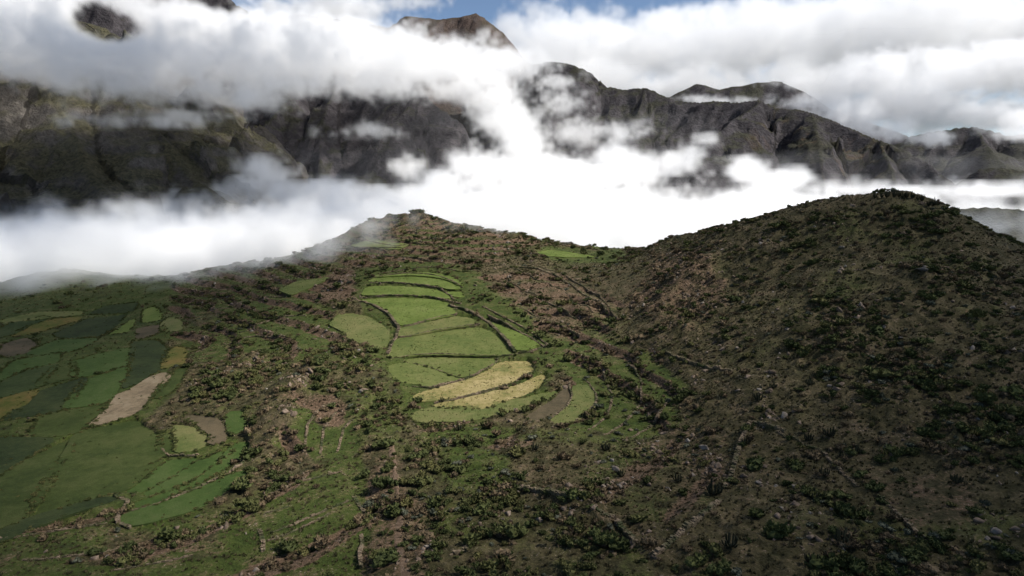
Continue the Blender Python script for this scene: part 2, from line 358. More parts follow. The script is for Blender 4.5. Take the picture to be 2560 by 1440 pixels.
# old terraces on the slopes: the ground goes up in small steps
STEP = 2.0
def terrace(x, y, base):
    wz = base + 1.0 * fbm2(x, y, 45, 3, 40)
    fr = wz / STEP; fl = np.floor(fr); t = fr - fl
    return (fl + sstep(.74, .98, t)) * STEP - wz, sstep(.62, .72, t) * (1 - sstep(.98, 1., t))
stair, riser = terrace(GX, GY, BASE)
tm = np.clip(CV['terr'], 0, 1) * sstep(-.6, -.25, fbm2(GX, GY, 40, 2, 41))
CV['dirt'] = CV['dirt'] + .8 * riser * tm; CV['green'] = CV['green'] + (.32 * (1 - riser) - .5 * riser) * tm
bump = np.zeros(GX.shape)
for (bx, by, bh, br) in [(1745,685,4.2,10),(1700,715,3.2,8),(1660,755,2.6,8),(1640,800,2.0,7),(1690,830,2.2,8),(1050,540,2.2,9),(1020,545,1.5,6),(1210,582,2.0,8),(560,950,2.4,7),(610,918,2.4,7),(660,895,2.0,6),(725,970,2.6,6),(700,1040,2.0,6),(690,1100,1.6,6),
                         (780,925,2.0,5),(850,880,2.2,7),(1900,640,2.2,12),(2080,690,2.6,12),(2300,690,3.0,8),(1960,830,2.0,9),(2150,880,2.2,10),(1880,960,2.0,6),(2350,900,2.4,9),(1430,1240,1.5,6),(1480,1290,1.5,6),(1380,720,2.0,9),(1460,770,2.2,9),(2250,1000,1.8,9),(1800,590,1.6,9)]:
    bp = hit(BASE, bx, by + 6); bump += bh * np.exp(-(((GX - bp[0]) / br) ** 2 + ((GY - bp[1]) / (br * 1.1)) ** 2)) * (1 + .5 * fbm2(GX, GY, 7, 3, 44))
Z = BASE + bump + stair * tm
# hummocks, ledges and outcrops
lm = CV['lump'] * (1 - .75 * tm)
Z = Z + lm * (1.9 * fbm2(GX, GY, 26, 5, 50, .55) + 1.6 * np.maximum(fbm2(GX, GY, 7, 4, 60, .55, True) - .25, 0)) + (.1 + .5 * np.minimum(lm, .7)) * fbm2(GX, GY, 3.2, 3, 70, .6)
crest = sstep(380, 440, GY) * (1 - sstep(455, 480, GY))
Z = Z + crest * 3.2 * np.maximum(fbm2(GX, GY, 12, 4, 77), -.2)

# fields: outline in pixels (c = centre close-up, l = left close-up), cover, how far levelled
def c_(pl): return [(700 + x / 2.4, 500 + y / 2.4) for x, y in pl]
def l_(pl): return [(x / 1.8, 640 + y / 1.8) for x, y in pl]
FIELDS = [
 ('terrace_field', 'topmost narrow bright green crescent terrace below the hilltop', 'bright', .5, c_([(545,462),(640,447),(760,432),(880,428),(960,440),(1030,465),(1070,500),(1090,525),(1040,492),(980,470),(900,455),(800,446),(690,452),(600,462)])),
 ('terrace_field', 'second bright green crescent terrace from the hilltop', 'bright', .45, c_([(535,492),(560,470),(660,458),(800,452),(900,462),(980,480),(1040,512),(1075,540),(1020,545),(960,522),(880,508),(760,495),(640,488)])),
 ('terrace_field', 'third bright green crescent terrace from the hilltop', 'bright', .45, c_([(500,578),(520,530),(545,512),(650,508),(760,512),(880,527),(960,546),(1000,575),(1010,598),(900,582),(760,575),(640,570)])),
 ('terrace_field', 'tiny bright green corner plot beside the crescent terraces', 'bright', .4, c_([(1010,548),(1075,548),(1095,575),(1085,590),(1050,580)])),
 ('terrace_field', 'wide bright green terrace with a faint low ridge across it', 'bright', .7, c_([(490,595),(640,586),(760,585),(900,590),(1010,615),(1020,640),(1050,680),(960,705),(840,735),(760,752),(720,765),(700,735),(670,690),(630,650),(560,622)])),
 ('terrace_field', 'pale green yellowish grass strip above the large central field', 'pale', .6, c_([(725,775),(850,745),(960,715),(1060,690),(1130,695),(1190,735),(1080,755),(940,785),(800,815),(715,822)])),
 ('terrace_field', 'largest central green field walled on its right', 'grass', .6, c_([(690,840),(800,820),(940,795),(1080,765),(1200,745),(1250,775),(1300,820),(1350,880),(1385,915),(1350,935),(1200,945),(1050,942),(940,935),(820,932),(700,942),(655,940),(665,895),(680,860)])),
 ('terrace_field', 'wedge shaped green field just below the large central field', 'grass', .5, c_([(780,942),(940,940),(1100,950),(1250,947),(1300,952),(1270,990),(1200,1030),(1090,1075),(980,1030),(870,990),(770,965)])),
 ('terrace_field', 'dull green lower left plot above the straw terrace', 'grass', .5, c_([(665,985),(745,970),(870,1000),(980,1040),(1080,1078),(1000,1105),(900,1125),(870,1125),(850,1100),(800,1105),(740,1085),(690,1065),(670,1020)])),
 ('terrace_field', 'narrow bright green triangle right of the dark terrace wall', 'bright', .5, c_([(1240,700),(1290,715),(1350,760),(1420,800),(1490,840),(1545,880),(1500,900),(1415,910),(1380,860),(1330,800),(1270,745)])),
 ('hay_field', 'broad yellow straw terrace below the central green fields', 'hay', .4, c_([(800,1185),(850,1160),(1000,1130),(1150,1090),(1240,1040),(1300,990),(1340,962),(1480,950),(1505,965),(1510,1010),(1480,1050),(1400,1085),(1300,1120),(1180,1160),(1050,1190),(900,1210),(830,1205)])),
 ('hay_field', 'thinner curved yellow straw strip, lower of the two', 'hay', .4, c_([(930,1235),(1080,1215),(1200,1185),(1330,1150),(1450,1110),(1530,1060),(1580,1025),(1590,1040),(1560,1090),(1540,1130),(1430,1175),(1320,1215),(1230,1255),(1150,1265),(1060,1245),(960,1255)])),
 ('terrace_field', 'long green strip streaked with straw under the yellow terraces', 'pale', .4, c_([(800,1290),(900,1255),(1060,1260),(1220,1275),(1330,1230),(1540,1165),(1680,1128),(1640,1165),(1560,1205),(1440,1255),(1300,1290),(1150,1320),(1000,1330),(830,1330)])),
 ('terrace_field', 'brownish fallow crescent strip right of the straw terraces', 'brownf', .5, c_([(1500,1300),(1600,1240),(1680,1180),(1725,1120),(1745,1180),(1710,1245),(1620,1300),(1520,1335)])),
 ('terrace_field', 'pale olive grassy crescent beyond the fallow strip', 'pale', .5, c_([(1735,1260),(1775,1180),(1780,1100),(1830,1110),(1880,1150),(1890,1210),(1840,1280),(1740,1330),(1640,1345),(1660,1310)])),
 ('pasture', 'pale green rounded pasture left of the big terrace wall', 'pale', .6, c_([(310,750),(350,680),(440,668),(520,690),(600,745),(640,800),(635,860),(610,895),(540,880),(470,850),(420,830),(410,800),(350,770)])),
 ('pasture', 'slanting green strip left of the hill on the misty slope', 'grass', .7, c_([(5,545),(100,490),(280,455),(290,460),(180,520),(70,575)])),
 ('pasture', 'faint misty green pasture high under the hilltop', 'grass', .7, c_([(430,280),(520,238),(610,240),(770,270),(700,300),(640,292),(520,290)])),
 ('pasture', 'small bright green patch in the saddle between the hills', 'bright', .8, c_([(1540,312),(1620,296),(1750,322),(1900,337),(1700,347),(1600,335)])),
 ('crop_field', 'largest plain green field on the left valley floor', 'dim', 1, l_([(395,780),(610,735),(640,770),(700,810),(705,880),(725,920),(640,990),(570,1050),(400,1085),(250,1130),(130,1165),(200,1060),(290,930),(350,800)])),
 ('crop_field', 'bare tan harvested plot among the green valley fields', 'tan', 1, l_([(408,765),(455,730),(530,625),(600,600),(680,548),(730,530),(755,540),(720,590),(660,650),(610,705),(540,730),(470,750)])),
 ('crop_field', 'bluish green strip along the left edge of the picture', 'dim', 1, l_([(0,1010),(150,910),(330,805),(285,900),(190,1060),(105,1170),(-60,1245),(-60,1040)])),
 ('crop_field', 'bright green block left of the tan plot', 'lgreen', 1, l_([(295,685),(385,560),(565,505),(550,550),(490,640),(480,660),(380,675)])),
 ('crop_field', 'dark brownish green plot left of the bright block', 'dark', 1, l_([(20,740),(180,610),(380,550),(350,600),(285,690),(150,715)])),
 ('crop_field', 'yellowish green corner plot at the left picture edge', 'yellow', 1, l_([(-40,650),(165,603),(100,670),(0,735),(-40,745)])),
 ('crop_field', 'mid green strip touching the left picture edge', 'teal', 1, l_([(-40,648),(-40,590),(120,520),(250,492),(170,590)])),
 ('crop_field', 'vivid green wedge field on the far left plain', 'lgreen', 1, l_([(105,440),(260,380),(440,368),(390,400),(320,430),(200,445)])),
 ('crop_field', 'yellow ripening strip on the far left plain', 'yellow', 1, l_([(60,352),(140,315),(240,285),(370,270),(340,295),(240,322),(160,347),(70,362)])),
 ('crop_field', 'large dark crop field beyond the vivid wedge', 'dark', 1, l_([(250,350),(400,283),(560,262),(500,330),(440,363),(270,366)])),
 ('crop_field', 'yellow green field right of the mid plain lane', 'lgreen', 1, l_([(335,540),(338,472),(450,442),(590,412),(570,490),(470,518),(370,546)])),
 ('crop_field', 'thin bright green sliver beside the far dark field', 'bright', 1, l_([(492,352),(540,330),(600,284),(582,328),(560,345)])),
 ('crop_field', 'small bright green rectangle on the far lower slope', 'bright', .8, l_([(652,300),(652,240),(690,227),(720,265),(715,290)])),
 ('crop_field', 'brown fallow square below the small bright rectangle', 'brownf', .8, l_([(622,370),(627,327),(725,307),(730,338),(640,373)])),
 ('crop_field', 'tall dark green field above the tan plot', 'dark', 1, l_([(562,598),(595,520),(603,382),(700,378),(742,420),(718,508),(640,555)])),
 ('crop_field', 'olive plot with orange tinge right of the tall dark field', 'yellow', .8, l_([(738,508),(752,442),(800,404),(828,432),(826,488)])),
 ('crop_field', 'narrow green strip right of the tan plot', 'dim', .9, l_([(692,640),(762,545),(820,502),(830,520),(780,600),(720,640)])),
 ('crop_field', 'mottled green field between the tan plot and the lane', 'dim', 1, l_([(150,800),(200,722),(480,665),(450,700),(398,762),(360,788),(240,810)])),
 ('crop_field', 'dark scrubby plot above the bluish strip', 'dark', 1, l_([(-40,822),(235,822),(140,890),(-40,1000)])),
 ('crop_field', 'grey brown plot below the yellow ripening strip', 'brownf', 1, l_([(0,430),(30,395),(115,370),(160,405),(100,440),(20,455)])),
 ('crop_field', 'long pale green strip crossing the left plain', 'lgreen', 1, l_([(-40,575),(0,535),(70,472),(262,440),(250,478),(110,508)])),
 ('crop_field', 'yellow green plot left of the mid plain lane', 'dim', 1, l_([(175,588),(325,548),(328,478),(262,492),(190,560)])),
 ('crop_field', 'green strip at the far left plain under the ripening one', 'teal', 1, l_([(-40,350),(60,302),(200,272),(228,285),(132,312),(52,352),(-40,375)])),
 ('crop_field', 'faint pale field near the misty left rim', 'pale', 1, l_([(-40,300),(160,256),(360,248),(368,262),(240,278),(60,296)])),
 ('crop_field', 'dark strip below the misty left rim', 'dark', 1, l_([(400,262),(480,226),(615,212),(598,250),(500,258)])),
 ('crop_field', 'long dark weedy strip below the largest valley field', 'dark', 1, l_([(-40,1262),(110,1192),(250,1148),(400,1103),(515,1080),(512,1098),(380,1134),(230,1184),(100,1236),(-40,1300)])),
 ('crop_field', 'olive strip along the foot of the terraced slope', 'pale', .8, l_([(735,340),(735,302),(765,275),(822,300),(800,338)])),
 ('terrace_field', 'small green lens shaped terrace ringed by a hedge', 'dim', .5, l_([(722,850),(742,795),(768,830),(770,880),(742,888)])),
 ('terrace_field', 'olive stony terrace right of the lens shaped one', 'pale', .5, l_([(800,880),(806,800),(785,758),(850,772),(935,830),(925,850),(880,878),(830,890)])),
 ('terrace_field', 'angled brown green terrace wrapping round the stony one', 'brownf', .5, l_([(835,718),(960,727),(990,742),(1003,838),(952,856),(962,800),(930,770),(885,742)])),
 ('terrace_field', 'upright green plot at the corner of the small terraces', 'lgreen', .6, l_([(1032,702),(1080,692),(1094,790),(1047,808)])),
 ('terrace_field', 'first curved green strip right of the largest valley field', 'lgreen', .6, l_([(650,1012),(725,932),(888,908),(830,948),(740,1008),(605,1066),(578,1055)])),
 ('terrace_field', 'second curved green strip, between two dark hedges', 'lgreen', .6, l_([(645,1075),(760,1020),(900,935),(1028,865),(1032,885),(960,945),(850,1013),(700,1066)])),
 ('terrace_field', 'third and longest curved green strip below the hedges', 'lgreen', .6, l_([(585,1120),(700,1090),(860,1035),(985,958),(1062,835),(1112,824),(1098,880),(1040,938),(900,1015),(750,1085),(600,1133)])),
 ('terrace_field', 'lowest curved pale green strip above the shrub belt', 'lgreen', .6, l_([(560,1165),(760,1112),(950,1035),(1098,965),(1105,982),(1030,1050),(930,1108),(820,1148),(640,1196),(545,1202)])),
]
FIELD_MASK = np.zeros(GX.shape, bool)
field_build = []
for (nm, lab, mt, lev, poly) in FIELDS:
    pts2 = np.array([hit(BASE, px, py) for px, py in poly])
    # densify and soften the outline
    q = np.vstack([pts2, pts2[:1]]); seg = []
    for a, b in zip(q[:-1], q[1:]):
        n = max(1, int(np.hypot(*(b - a)) / 1.6))
        seg += [a + (b - a) * i / n for i in range(n)]
    q = np.array(seg); 
    for _ in range(1): q = .5 * q + .25 * (np.roll(q, 1, 0) + np.roll(q, -1, 0))
    ar = .5 * np.sum(q[:, 0] * np.roll(q[:, 1], -1) - np.roll(q[:, 0], -1) * q[:, 1])
    tg = np.roll(q, -1, 0) - np.roll(q, 1, 0); tg /= np.hypot(*tg.T)[:, None] + 1e-9
    q = q + np.sign(ar) * np.c_[tg[:, 1], -tg[:, 0]] * (1.1 if nm != 'crop_field' else 1.2)
    q += (.18 if nm == 'crop_field' else .4) * np.c_[noise2(q[:, 0] / 3, q[:, 1] / 3, 5), noise2(q[:, 0] / 3, q[:, 1] / 3, 6)]
    zb = grid_lookup(BASE, q[:, 0], q[:, 1]); A = np.c_[q - q.mean(0), np.ones(len(q))]
    cf = np.linalg.lstsq(A, zb, rcond=None)[0]; ctr = q.mean(0)
    def plane(x, y, cf=cf, ctr=ctr, lev=lev): return cf[2] + lev * (cf[0] * (x - ctr[0]) + cf[1] * (y - ctr[1]))
    lo, hi = q.min(0), q.max(0)
    sel = (GX > lo[0]) & (GX < hi[0]) & (GY > lo[1]) & (GY < hi[1])
    idx = np.where(sel); ins = inpoly(GX[idx], GY[idx], q)
    I = (idx[0][ins], idx[1][ins]); Z[I] = plane(GX[I], GY[I]) - .09; FIELD_MASK[I] = True
    field_build.append((nm, lab, mt, q, plane))
def gz(x, y): return grid_lookup(Z, np.asarray(x, float), np.asarray(y, float))

gv = np.c_[GX.ravel(), GY.ravel(), Z.ravel()]
ii, jj = np.meshgrid(np.arange(NR - 1), np.arange(NC - 1), indexing='ij'); b0 = (ii * NC + jj).ravel()
gme = mesh('ground', gv, np.c_[b0, b0 + 1, b0 + NC + 1, b0 + NC], M['ground'], True)
for k in ('green', 'dirt'):
    at = gme.attributes.new(k, 'FLOAT', 'POINT'); at.data.foreach_set('value', CV[k].ravel().astype(np.float32))
tag(obj('ground', gme), 'brown and green stony hillside ground of the near hills', kind='structure')
for nm, lab, mt, q, plane in field_build:
    n = len(q); zt = plane(q[:, 0], q[:, 1])
    v = np.vstack([np.c_[q, zt], np.c_[q, zt - .5]]).tolist()
    area = .5 * np.sum(q[:, 0] * np.roll(q[:, 1], -1) - np.roll(q[:, 0], -1) * q[:, 1])
    top = list(range(n)) if area > 0 else list(range(n))[::-1]
    f = [top] + [[i, (i + 1) % n, (i + 1) % n + n, i + n] for i in range(n)]
    tag(obj(nm, mesh(nm, v, f, M[mt])), lab, 'field', 'farmed fields and terraces', 'thing')

print('near ground', round(time.time() - T0, 1))
# ------------------------------------------------------------------ mountains
def mountain(name, label, ridges, x0, x1, y0, y1, res, mat, seed, slope=.9, gul=.33, base=-420, stain=None, rough=1.):
    xs = np.arange(x0, x1, res); ys = np.arange(y0, y1, res)
    X, Yg = np.meshgrid(xs, ys, indexing='ij')
    wx = X + 60 * fbm2(X, Yg, 420, 4, seed); wy = Yg + 60 * fbm2(X, Yg, 420, 4, seed + 50)
    H = np.full(X.shape, -1e9); Uc = np.zeros(X.shape); Dr = np.zeros(X.shape)
    off = 0.
    for rd in ridges:
        w3 = np.array([P(*p) for p in rd]); 
        for a, b in zip(w3[:-1], w3[1:]):
            ab = b[:2] - a[:2]; L2 = (ab ** 2).sum(); Ls = math.sqrt(L2)
            def near(x_, y_):
                t_ = np.clip(((x_ - a[0]) * ab[0] + (y_ - a[1]) * ab[1]) / L2, 0, 1)
                return t_, np.hypot(x_ - a[0] - t_ * ab[0], y_ - a[1] - t_ * ab[1])
            # true distance near the crest so that the skyline stays where it is
            t0_, d0 = near(X, Yg); t1_, d1 = near(wx, wy); wgt = sstep(15, 170, d0)
            t = t0_ + (t1_ - t0_) * wgt; d = d0 + (d1 - d0) * wgt
            drop = slope * d * (1 - .18 * sstep(250, 900, d)) + 10 * sstep(0, 35, d)
            h = a[2] + t * (b[2] - a[2]) - drop
            m = h > H; H[m] = h[m]; Uc[m] = (off + t * Ls)[m] + .5 * d[m]; Dr[m] = drop[m]
            off += Ls
    amp = np.minimum(Dr * gul * 1.05, 95) * (.55 + .9 * sstep(-.3, .4, fbm2(X, Yg, 500, 2, seed + 3)))
    u = Uc + 90 * fbm2(X, Yg, 300, 3, seed + 7)
    g1 = noise2(u / 230., Dr / 900. + 3.3, seed + 11); g2 = noise2(u / 95., Dr / 500. + 1.3, seed + 12); g3 = noise2(u / 40., Dr / 260., seed + 13)
    H = H + amp * (.75 - 2.1 * np.abs(g1)) + .5 * amp * (.5 - 1.7 * np.abs(g2)) + .2 * amp * (.5 - 1.6 * np.abs(g3))
    k = sstep(0, 60, Dr)
    H = H + rough * 1.25 * (.3 + .7 * k) * (30 * fbm2(wx, wy, 170, 6, seed + 20, .58, True) + 7 * fbm2(X, Yg, 34, 3, seed + 25, .6, True)) - 12 + k * rough * 34 * fbm2(X, Yg, 330, 4, seed + 28, .55)
    # ledges of harder rock
    led = 46.; q = (H + 20 * fbm2(X, Yg, 300, 2, seed + 30)) / led; fq = q - np.floor(q)
    H = H + .35 * led * (sstep(.1, .75, fq) - fq) * k
    H = np.maximum(H, base)
    nx, ny = X.shape
    i, j = np.meshgrid(np.arange(nx - 1), np.arange(ny - 1), indexing='ij'); b = (i * ny + j).ravel()
    fc = np.c_[b, b + ny, b + ny + 1, b + 1]
    keep = (H.ravel()[fc] > base + 1).any(1); fc = fc[keep]
    used = np.unique(fc); rm = np.full(nx * ny, -1); rm[used] = np.arange(len(used))
    vv = np.c_[X.ravel(), Yg.ravel(), H.ravel()][used]
    me = mesh(name, vv, rm[fc], mat, True)
    for nm_, ar_ in (('uu', u), ('dd', Dr)):
        at = me.attributes.new(nm_, 'FLOAT', 'POINT'); at.data.foreach_set('value', ar_.ravel()[used].astype(np.float32))
    at = me.attributes.new('stain', 'FLOAT', 'POINT')
    sv = np.zeros(len(vv), np.float32)
    if stain: sv = np.exp(-(((vv[:, 0] - stain[0]) / stain[2]) ** 2 + ((vv[:, 1] - stain[1]) / stain[3]) ** 2)).astype(np.float32)
    at.data.foreach_set('value', sv)
    return tag(obj(name, me), label, kind='structure')
mm_l = mountmat('grassy_mountain', (.044, .040, .038), (.098, .088, .078), (.052, .050, .031), (.105, .096, .056), .66)
mm_c = mountmat('dark_cliff_mountain', (.022, .020, .024), (.060, .054, .057), (.031, .032, .022), (.060, .057, .039), .78)
mm_f = mountmat('red_brown_mountain', (.060, .043, .036), (.105, .076, .062), (.072, .056, .041), (.10, .080, .057), .75)
mountain('mountain', 'grassy olive mountain flank at the left',
         [[(620,520,1750),(480,440,1900),(350,255,2150),(230,100,2500),(60,-40,2850),(-300,-160,3100),(-900,-160,3100)],
          [(60,-40,2850),(-60,140,2350),(-160,330,1900),(-300,520,1600)], [(230,100,2500),(160,270,2050),(220,420,1780),(330,560,1600)]],
         -3600, -300, 1350, 3500, 9, mm_l, 100, .78, .30)
mountain('mountain', 'dark cliffs in the middle with cloud across their top',
         [[(100,-60,3500),(300,-70,3500),(540,-25,3500),(700,90,3300),(850,190,3050),(960,215,2850),(1050,224,2700),(1130,290,2600),(1215,395,2480),(1260,520,2350)],
          [(1050,224,2700),(990,300,2560),(930,420,2380),(900,540,2250)], [(700,90,3300),(720,240,2850),(640,330,2600),(600,470,2400)], [(850,190,3050),(800,300,2700),(800,440,2450)]],
         -2600, 250, 2000, 3900, 8, mm_c, 200, 1.15, .36)
mountain('mountain', 'long dark ridge with steep cliffs descending to the right',
         [[(1180,420,3050),(1255,250,3000),(1320,160,2920),(1360,150,2900),(1405,153,2860),(1440,162,2830),(1500,210,2780),(1560,221,2740),(1615,216,2700),(1660,236,2650),(1730,250,2600),(1850,249,2500),
           (1905,247,2460),(1940,261,2440),(2030,275,2360),(2100,305,2280),(2200,345,2180),(2300,392,2060),(2370,440,1960),(2430,500,1880)],
          [(1320,160,2920),(1330,280,2680),(1350,420,2450),(1380,540,2300)], [(1615,216,2700),(1580,330,2480),(1560,450,2300)], [(1905,247,2460),(1800,320,2280),(1730,400,2120),(1700,490,2020)],
          [(2030,275,2360),(2050,360,2150),(2060,450,1980)], [(2200,345,2180),(2230,420,1980),(2250,500,1850)]],
         -350, 1950, 1650, 3500, 8, mm_c, 303, 1.2, .34, stain=(960, 2160, 190, 220))
mountain('mountain', 'distant red brown table peak rising above the clouds',
         [[(600,50,5600),(760,32,5500),(830,44,5450),(900,50,5400),(970,66,5300),(990,54,5200),(1010,36,5180),(1090,44,5150),(1150,38,5150),(1190,27,5150),(1225,50,5150),(1255,72,5150),(1300,130,5150),(1380,200,5150)]],
         -2600, 900, 4500, 6200, 16, mm_f, 400, 1.3, .25, rough=.8)
mountain('mountain', 'bluish dark peaks half hidden by cloud behind the long ridge',
         [[(1560,300,4300),(1690,232,4300),(1740,206,4300),(1800,220,4300),(1880,206,4300),(1950,200,4300),(2010,225,4300),(2080,270,4300),(2250,330,4300)]],
         500, 3600, 3600, 4900, 18, mm_c, 500, 1.0, .3)
mountain('mountain', 'dark green far hills under broken cloud at the right edge',
         [[(2150,400,3500),(2280,335,3450),(2360,322,3400),(2440,312,3350),(2520,335,3300),(2600,330,3250),(2800,250,3200)], [(2440,312,3350),(2480,380,3000),(2540,430,2750)]],
         1300, 3900, 2500, 4100, 14, mm_c, 600, .75, .3)
mountain('mountain', 'low dark knoll poking out of the valley fog at the right',
         [[(2330,520,1750),(2400,448,1720),(2450,418,1700),(2520,415,1680),(2600,425,1650),(2800,440,1600)]],
         850, 2100, 1350, 2100, 9, mm_c, 700, 1.0, .3)
mountain('hill', 'shrubby hill behind the near right slope with mist in between',
         [[(2250,560,640),(2345,508,600),(2420,492,590),(2500,490,580),(2560,494,570),(2700,510,560),(2900,560,540)]],
         300, 900, 380, 900, 4, mountmat('scrub_hill', (.034, .031, .020), (.055, .048, .030), (.030, .034, .015), (.055, .053, .026), .5), 800, .5, .06, base=-300, rough=.3)
mountain('hill', 'pale misty rise with small rocks beyond the saddle',
         [[(1360,640,640),(1440,622,620),(1510,604,610),(1560,600,605),(1620,604,600),(1700,650,590)]],
         0, 260, 480, 760, 3, mountmat('misty_hill', (.06, .058, .035), (.09, .085, .05), (.045, .075, .018), (.07, .10, .03), .5), 900, .28, .1, base=-200, rough=.2)
vf = mesh('ground', [(-30000,-30000,-430),(30000,-30000,-430),(30000,40000,-430),(-30000,40000,-430)], [[0,1,2,3]], M['ground'])
tag(obj('ground', vf), 'valley floor under the fog', kind='structure')
print('mountains', round(time.time() - T0, 1))
# ------------------------------------------------------------------ plants and rocks: one shape of each kind, many copies
def quads(P0, A, B):
    v = np.stack([P0 - A - B, P0 + A - B, P0 + A + B, P0 - A + B], 1).reshape(-1, 3)
    f = np.arange(len(v)).reshape(-1, 4); return v, f
_ico = None
def ico():
    global _ico
    if _ico is None:
        import bmesh
        bm = bmesh.new(); bmesh.ops.create_icosphere(bm, subdivisions=2, radius=1)
        _ico = (np.array([v.co[:] for v in bm.verts]), np.array([[v.index for v in f.verts] for f in bm.faces])); bm.free()
    return _ico
def tri_quads(f): return np.c_[f, f[:, 2]] if f.shape[1] == 3 else f
def leafy(name, seed, mat, nleaf=150, lobes=5, leaf=.10, flat=.72, spiky=0.):
    r = np.random.default_rng(seed)
    V, Fc, off = [], [], 0
    iv, jf = ico()
    lc = np.c_[r.normal(0, .24, lobes), r.normal(0, .24, lobes), r.uniform(.18, .42, lobes)]; lr = r.uniform(.2, .36, lobes)
    for c, rr in zip(lc, lr):
        v = iv * rr * .82 * (1 + .16 * r.standard_normal((len(iv), 1))) * np.array([1, 1, flat]) + c
        v[:, 2] = np.maximum(v[:, 2], -.12)
        V.append(v); Fc += (jf + off).tolist(); off += len(v)
    k = r.integers(0, lobes, nleaf); d = r.standard_normal((nleaf, 3)); d[:, 2] = np.abs(d[:, 2]) * .9 - .15
    d /= np.linalg.norm(d, axis=1)[:, None]
    p = lc[k] + d * lr[k][:, None] * np.array([1, 1, flat]) * r.uniform(.8, 1.25, (nleaf, 1))
    t = np.cross(d, r.standard_normal((nleaf, 3))); t /= np.linalg.norm(t, axis=1)[:, None] + 1e-9
    s = leaf * r.uniform(.5, 1.3, (nleaf, 1))
    up = d * (.6 + spiky) + np.array([0, 0, .4 + spiky]); up /= np.linalg.norm(up, axis=1)[:, None]
    v, f = quads(p, t * s * (.6 - .35 * spiky), up * s * (1 + 1.6 * spiky)); V.append(v); Fc += (f + off).tolist()
    return mesh(name, np.vstack(V), Fc, mat)
def twiggy(name, seed, mat, n=90):
    r = np.random.default_rng(seed)
    a = r.uniform(0, 2 * np.pi, n); el = np.arccos(r.uniform(.15, 1, n)); ln = r.uniform(.35, .75, n)
    d = np.c_[np.cos(a) * np.sin(el), np.sin(a) * np.sin(el), np.cos(el)]
    b = np.c_[r.normal(0, .12, n), r.normal(0, .12, n), np.full(n, -.05)]
    t = np.cross(d, r.standard_normal((n, 3))); t /= np.linalg.norm(t, axis=1)[:, None]
    wd = .035
    v = np.stack([b - t * wd, b + t * wd, b + d * ln[:, None] + t * wd * .4, b + d * ln[:, None] - t * wd * .4], 1).reshape(-1, 3)
    V = [v]; Fc = np.arange(len(v)).reshape(-1, 4).tolist(); off = len(v)
    iv, jf = ico()
    for _ in range(3):
        c = np.array([r.normal(0, .14), r.normal(0, .14), r.uniform(.12, .25)])
        u = iv * r.uniform(.2, .3) * (1 + .2 * r.standard_normal((len(iv), 1))) + c
        V.append(u); Fc += (jf + off).tolist(); off += len(u)
    m = 60; p = (b + d * ln[:, None] * r.uniform(.5, 1, (n, 1)))[:m]
    s = .06 * r.uniform(.6, 1.3, (m, 1)); v2, f2 = quads(p, t[:m] * s, d[:m] * s); V.append(v2); Fc += (f2 + off).tolist()
    return mesh(name, np.vstack(V), Fc, mat)
def tuft(name, seed, mat, n=26):
    r = np.random.default_rng(seed)
    a = r.uniform(0, 2 * np.pi, n); sp = r.uniform(.1, .75, n); ln = r.uniform(.25, .5, n)
    d = np.c_[np.cos(a) * sp, np.sin(a) * sp, np.ones(n)]; d /= np.linalg.norm(d, axis=1)[:, None]
    t = np.c_[-np.sin(a), np.cos(a), 0 * a]; b = np.c_[r.normal(0, .1, n), r.normal(0, .1, n), np.full(n, -.04)]
    v = np.stack([b - t * .05, b + t * .05, b + d * ln[:, None]], 1).reshape(-1, 3)
    return mesh(name, v, np.arange(len(v)).reshape(-1, 3), mat)
def rock(name, seed, mat):
    r = np.random.default_rng(seed); iv, jf = ico(); v = iv.copy()
    for _ in range(16):                      # chop flat faces
        n = r.standard_normal(3); n /= np.linalg.norm(n); c = r.uniform(.3, .72)
        d = v @ n - c; v = v - np.maximum(d, 0)[:, None] * n
    v += .035 * r.standard_normal(v.shape)
    v *= np.array([r.uniform(.55, 1.0), r.uniform(.45, .8), r.uniform(.4, .75)])
    return mesh(name, v * .75, jf, mat)
def cactus(name, seed, mat, n=13):
    """candelabra cactus: ribbed columns rising side by side from a short trunk, as separate parts"""
    r = np.random.default_rng(seed); cols = []
    for i in range(n):
        a = 2.4 * i + r.uniform(-.3, .3); rad = .09 + .42 * math.sqrt(i / n); h = r.uniform(.5, 1.0) * (1.08 - .35 * i / n)
        base = np.array([math.cos(a) * rad * .35, math.sin(a) * rad * .35, .05]); el = np.array([math.cos(a) * rad, math.sin(a) * rad, .26]); tip = np.array([math.cos(a) * rad * 1.12, math.sin(a) * rad * 1.12, h])
        path = [base, .45 * base + .55 * el + np.array([0, 0, -.04]), el, .5 * el + .5 * tip, tip - np.array([0, 0, .04]), tip]
        rads = [.05, .058, .062, .064, .05, .012]
        V = []; K = 8
        for p, q in zip(path, rads):
            for k in range(K):
                an = 2 * math.pi * k / K; w_ = q * (1.12 if k % 2 else .86); V.append(p + np.array([math.cos(an) * w_, math.sin(an) * w_, 0]))
        Fc = [[j * K + k, j * K + (k + 1) % K, (j + 1) * K + (k + 1) % K, (j + 1) * K + k] for j in range(5) for k in range(K)] + [list(range(5 * K, 6 * K))]
        cols.append(mesh('column', V, Fc, mat))
    K = 8; V = [np.array([math.cos(6.283 * k / K) * q, math.sin(6.283 * k / K) * q, z]) for z, q in ((-.12, .12), (.1, .1), (.2, .03)) for k in range(K)]
    Fc = [[j * K + k, j * K + (k + 1) % K, (j + 1) * K + (k + 1) % K, (j + 1) * K + k] for j in range(2) for k in range(K)]
    return mesh('trunk', V, Fc, mat), cols
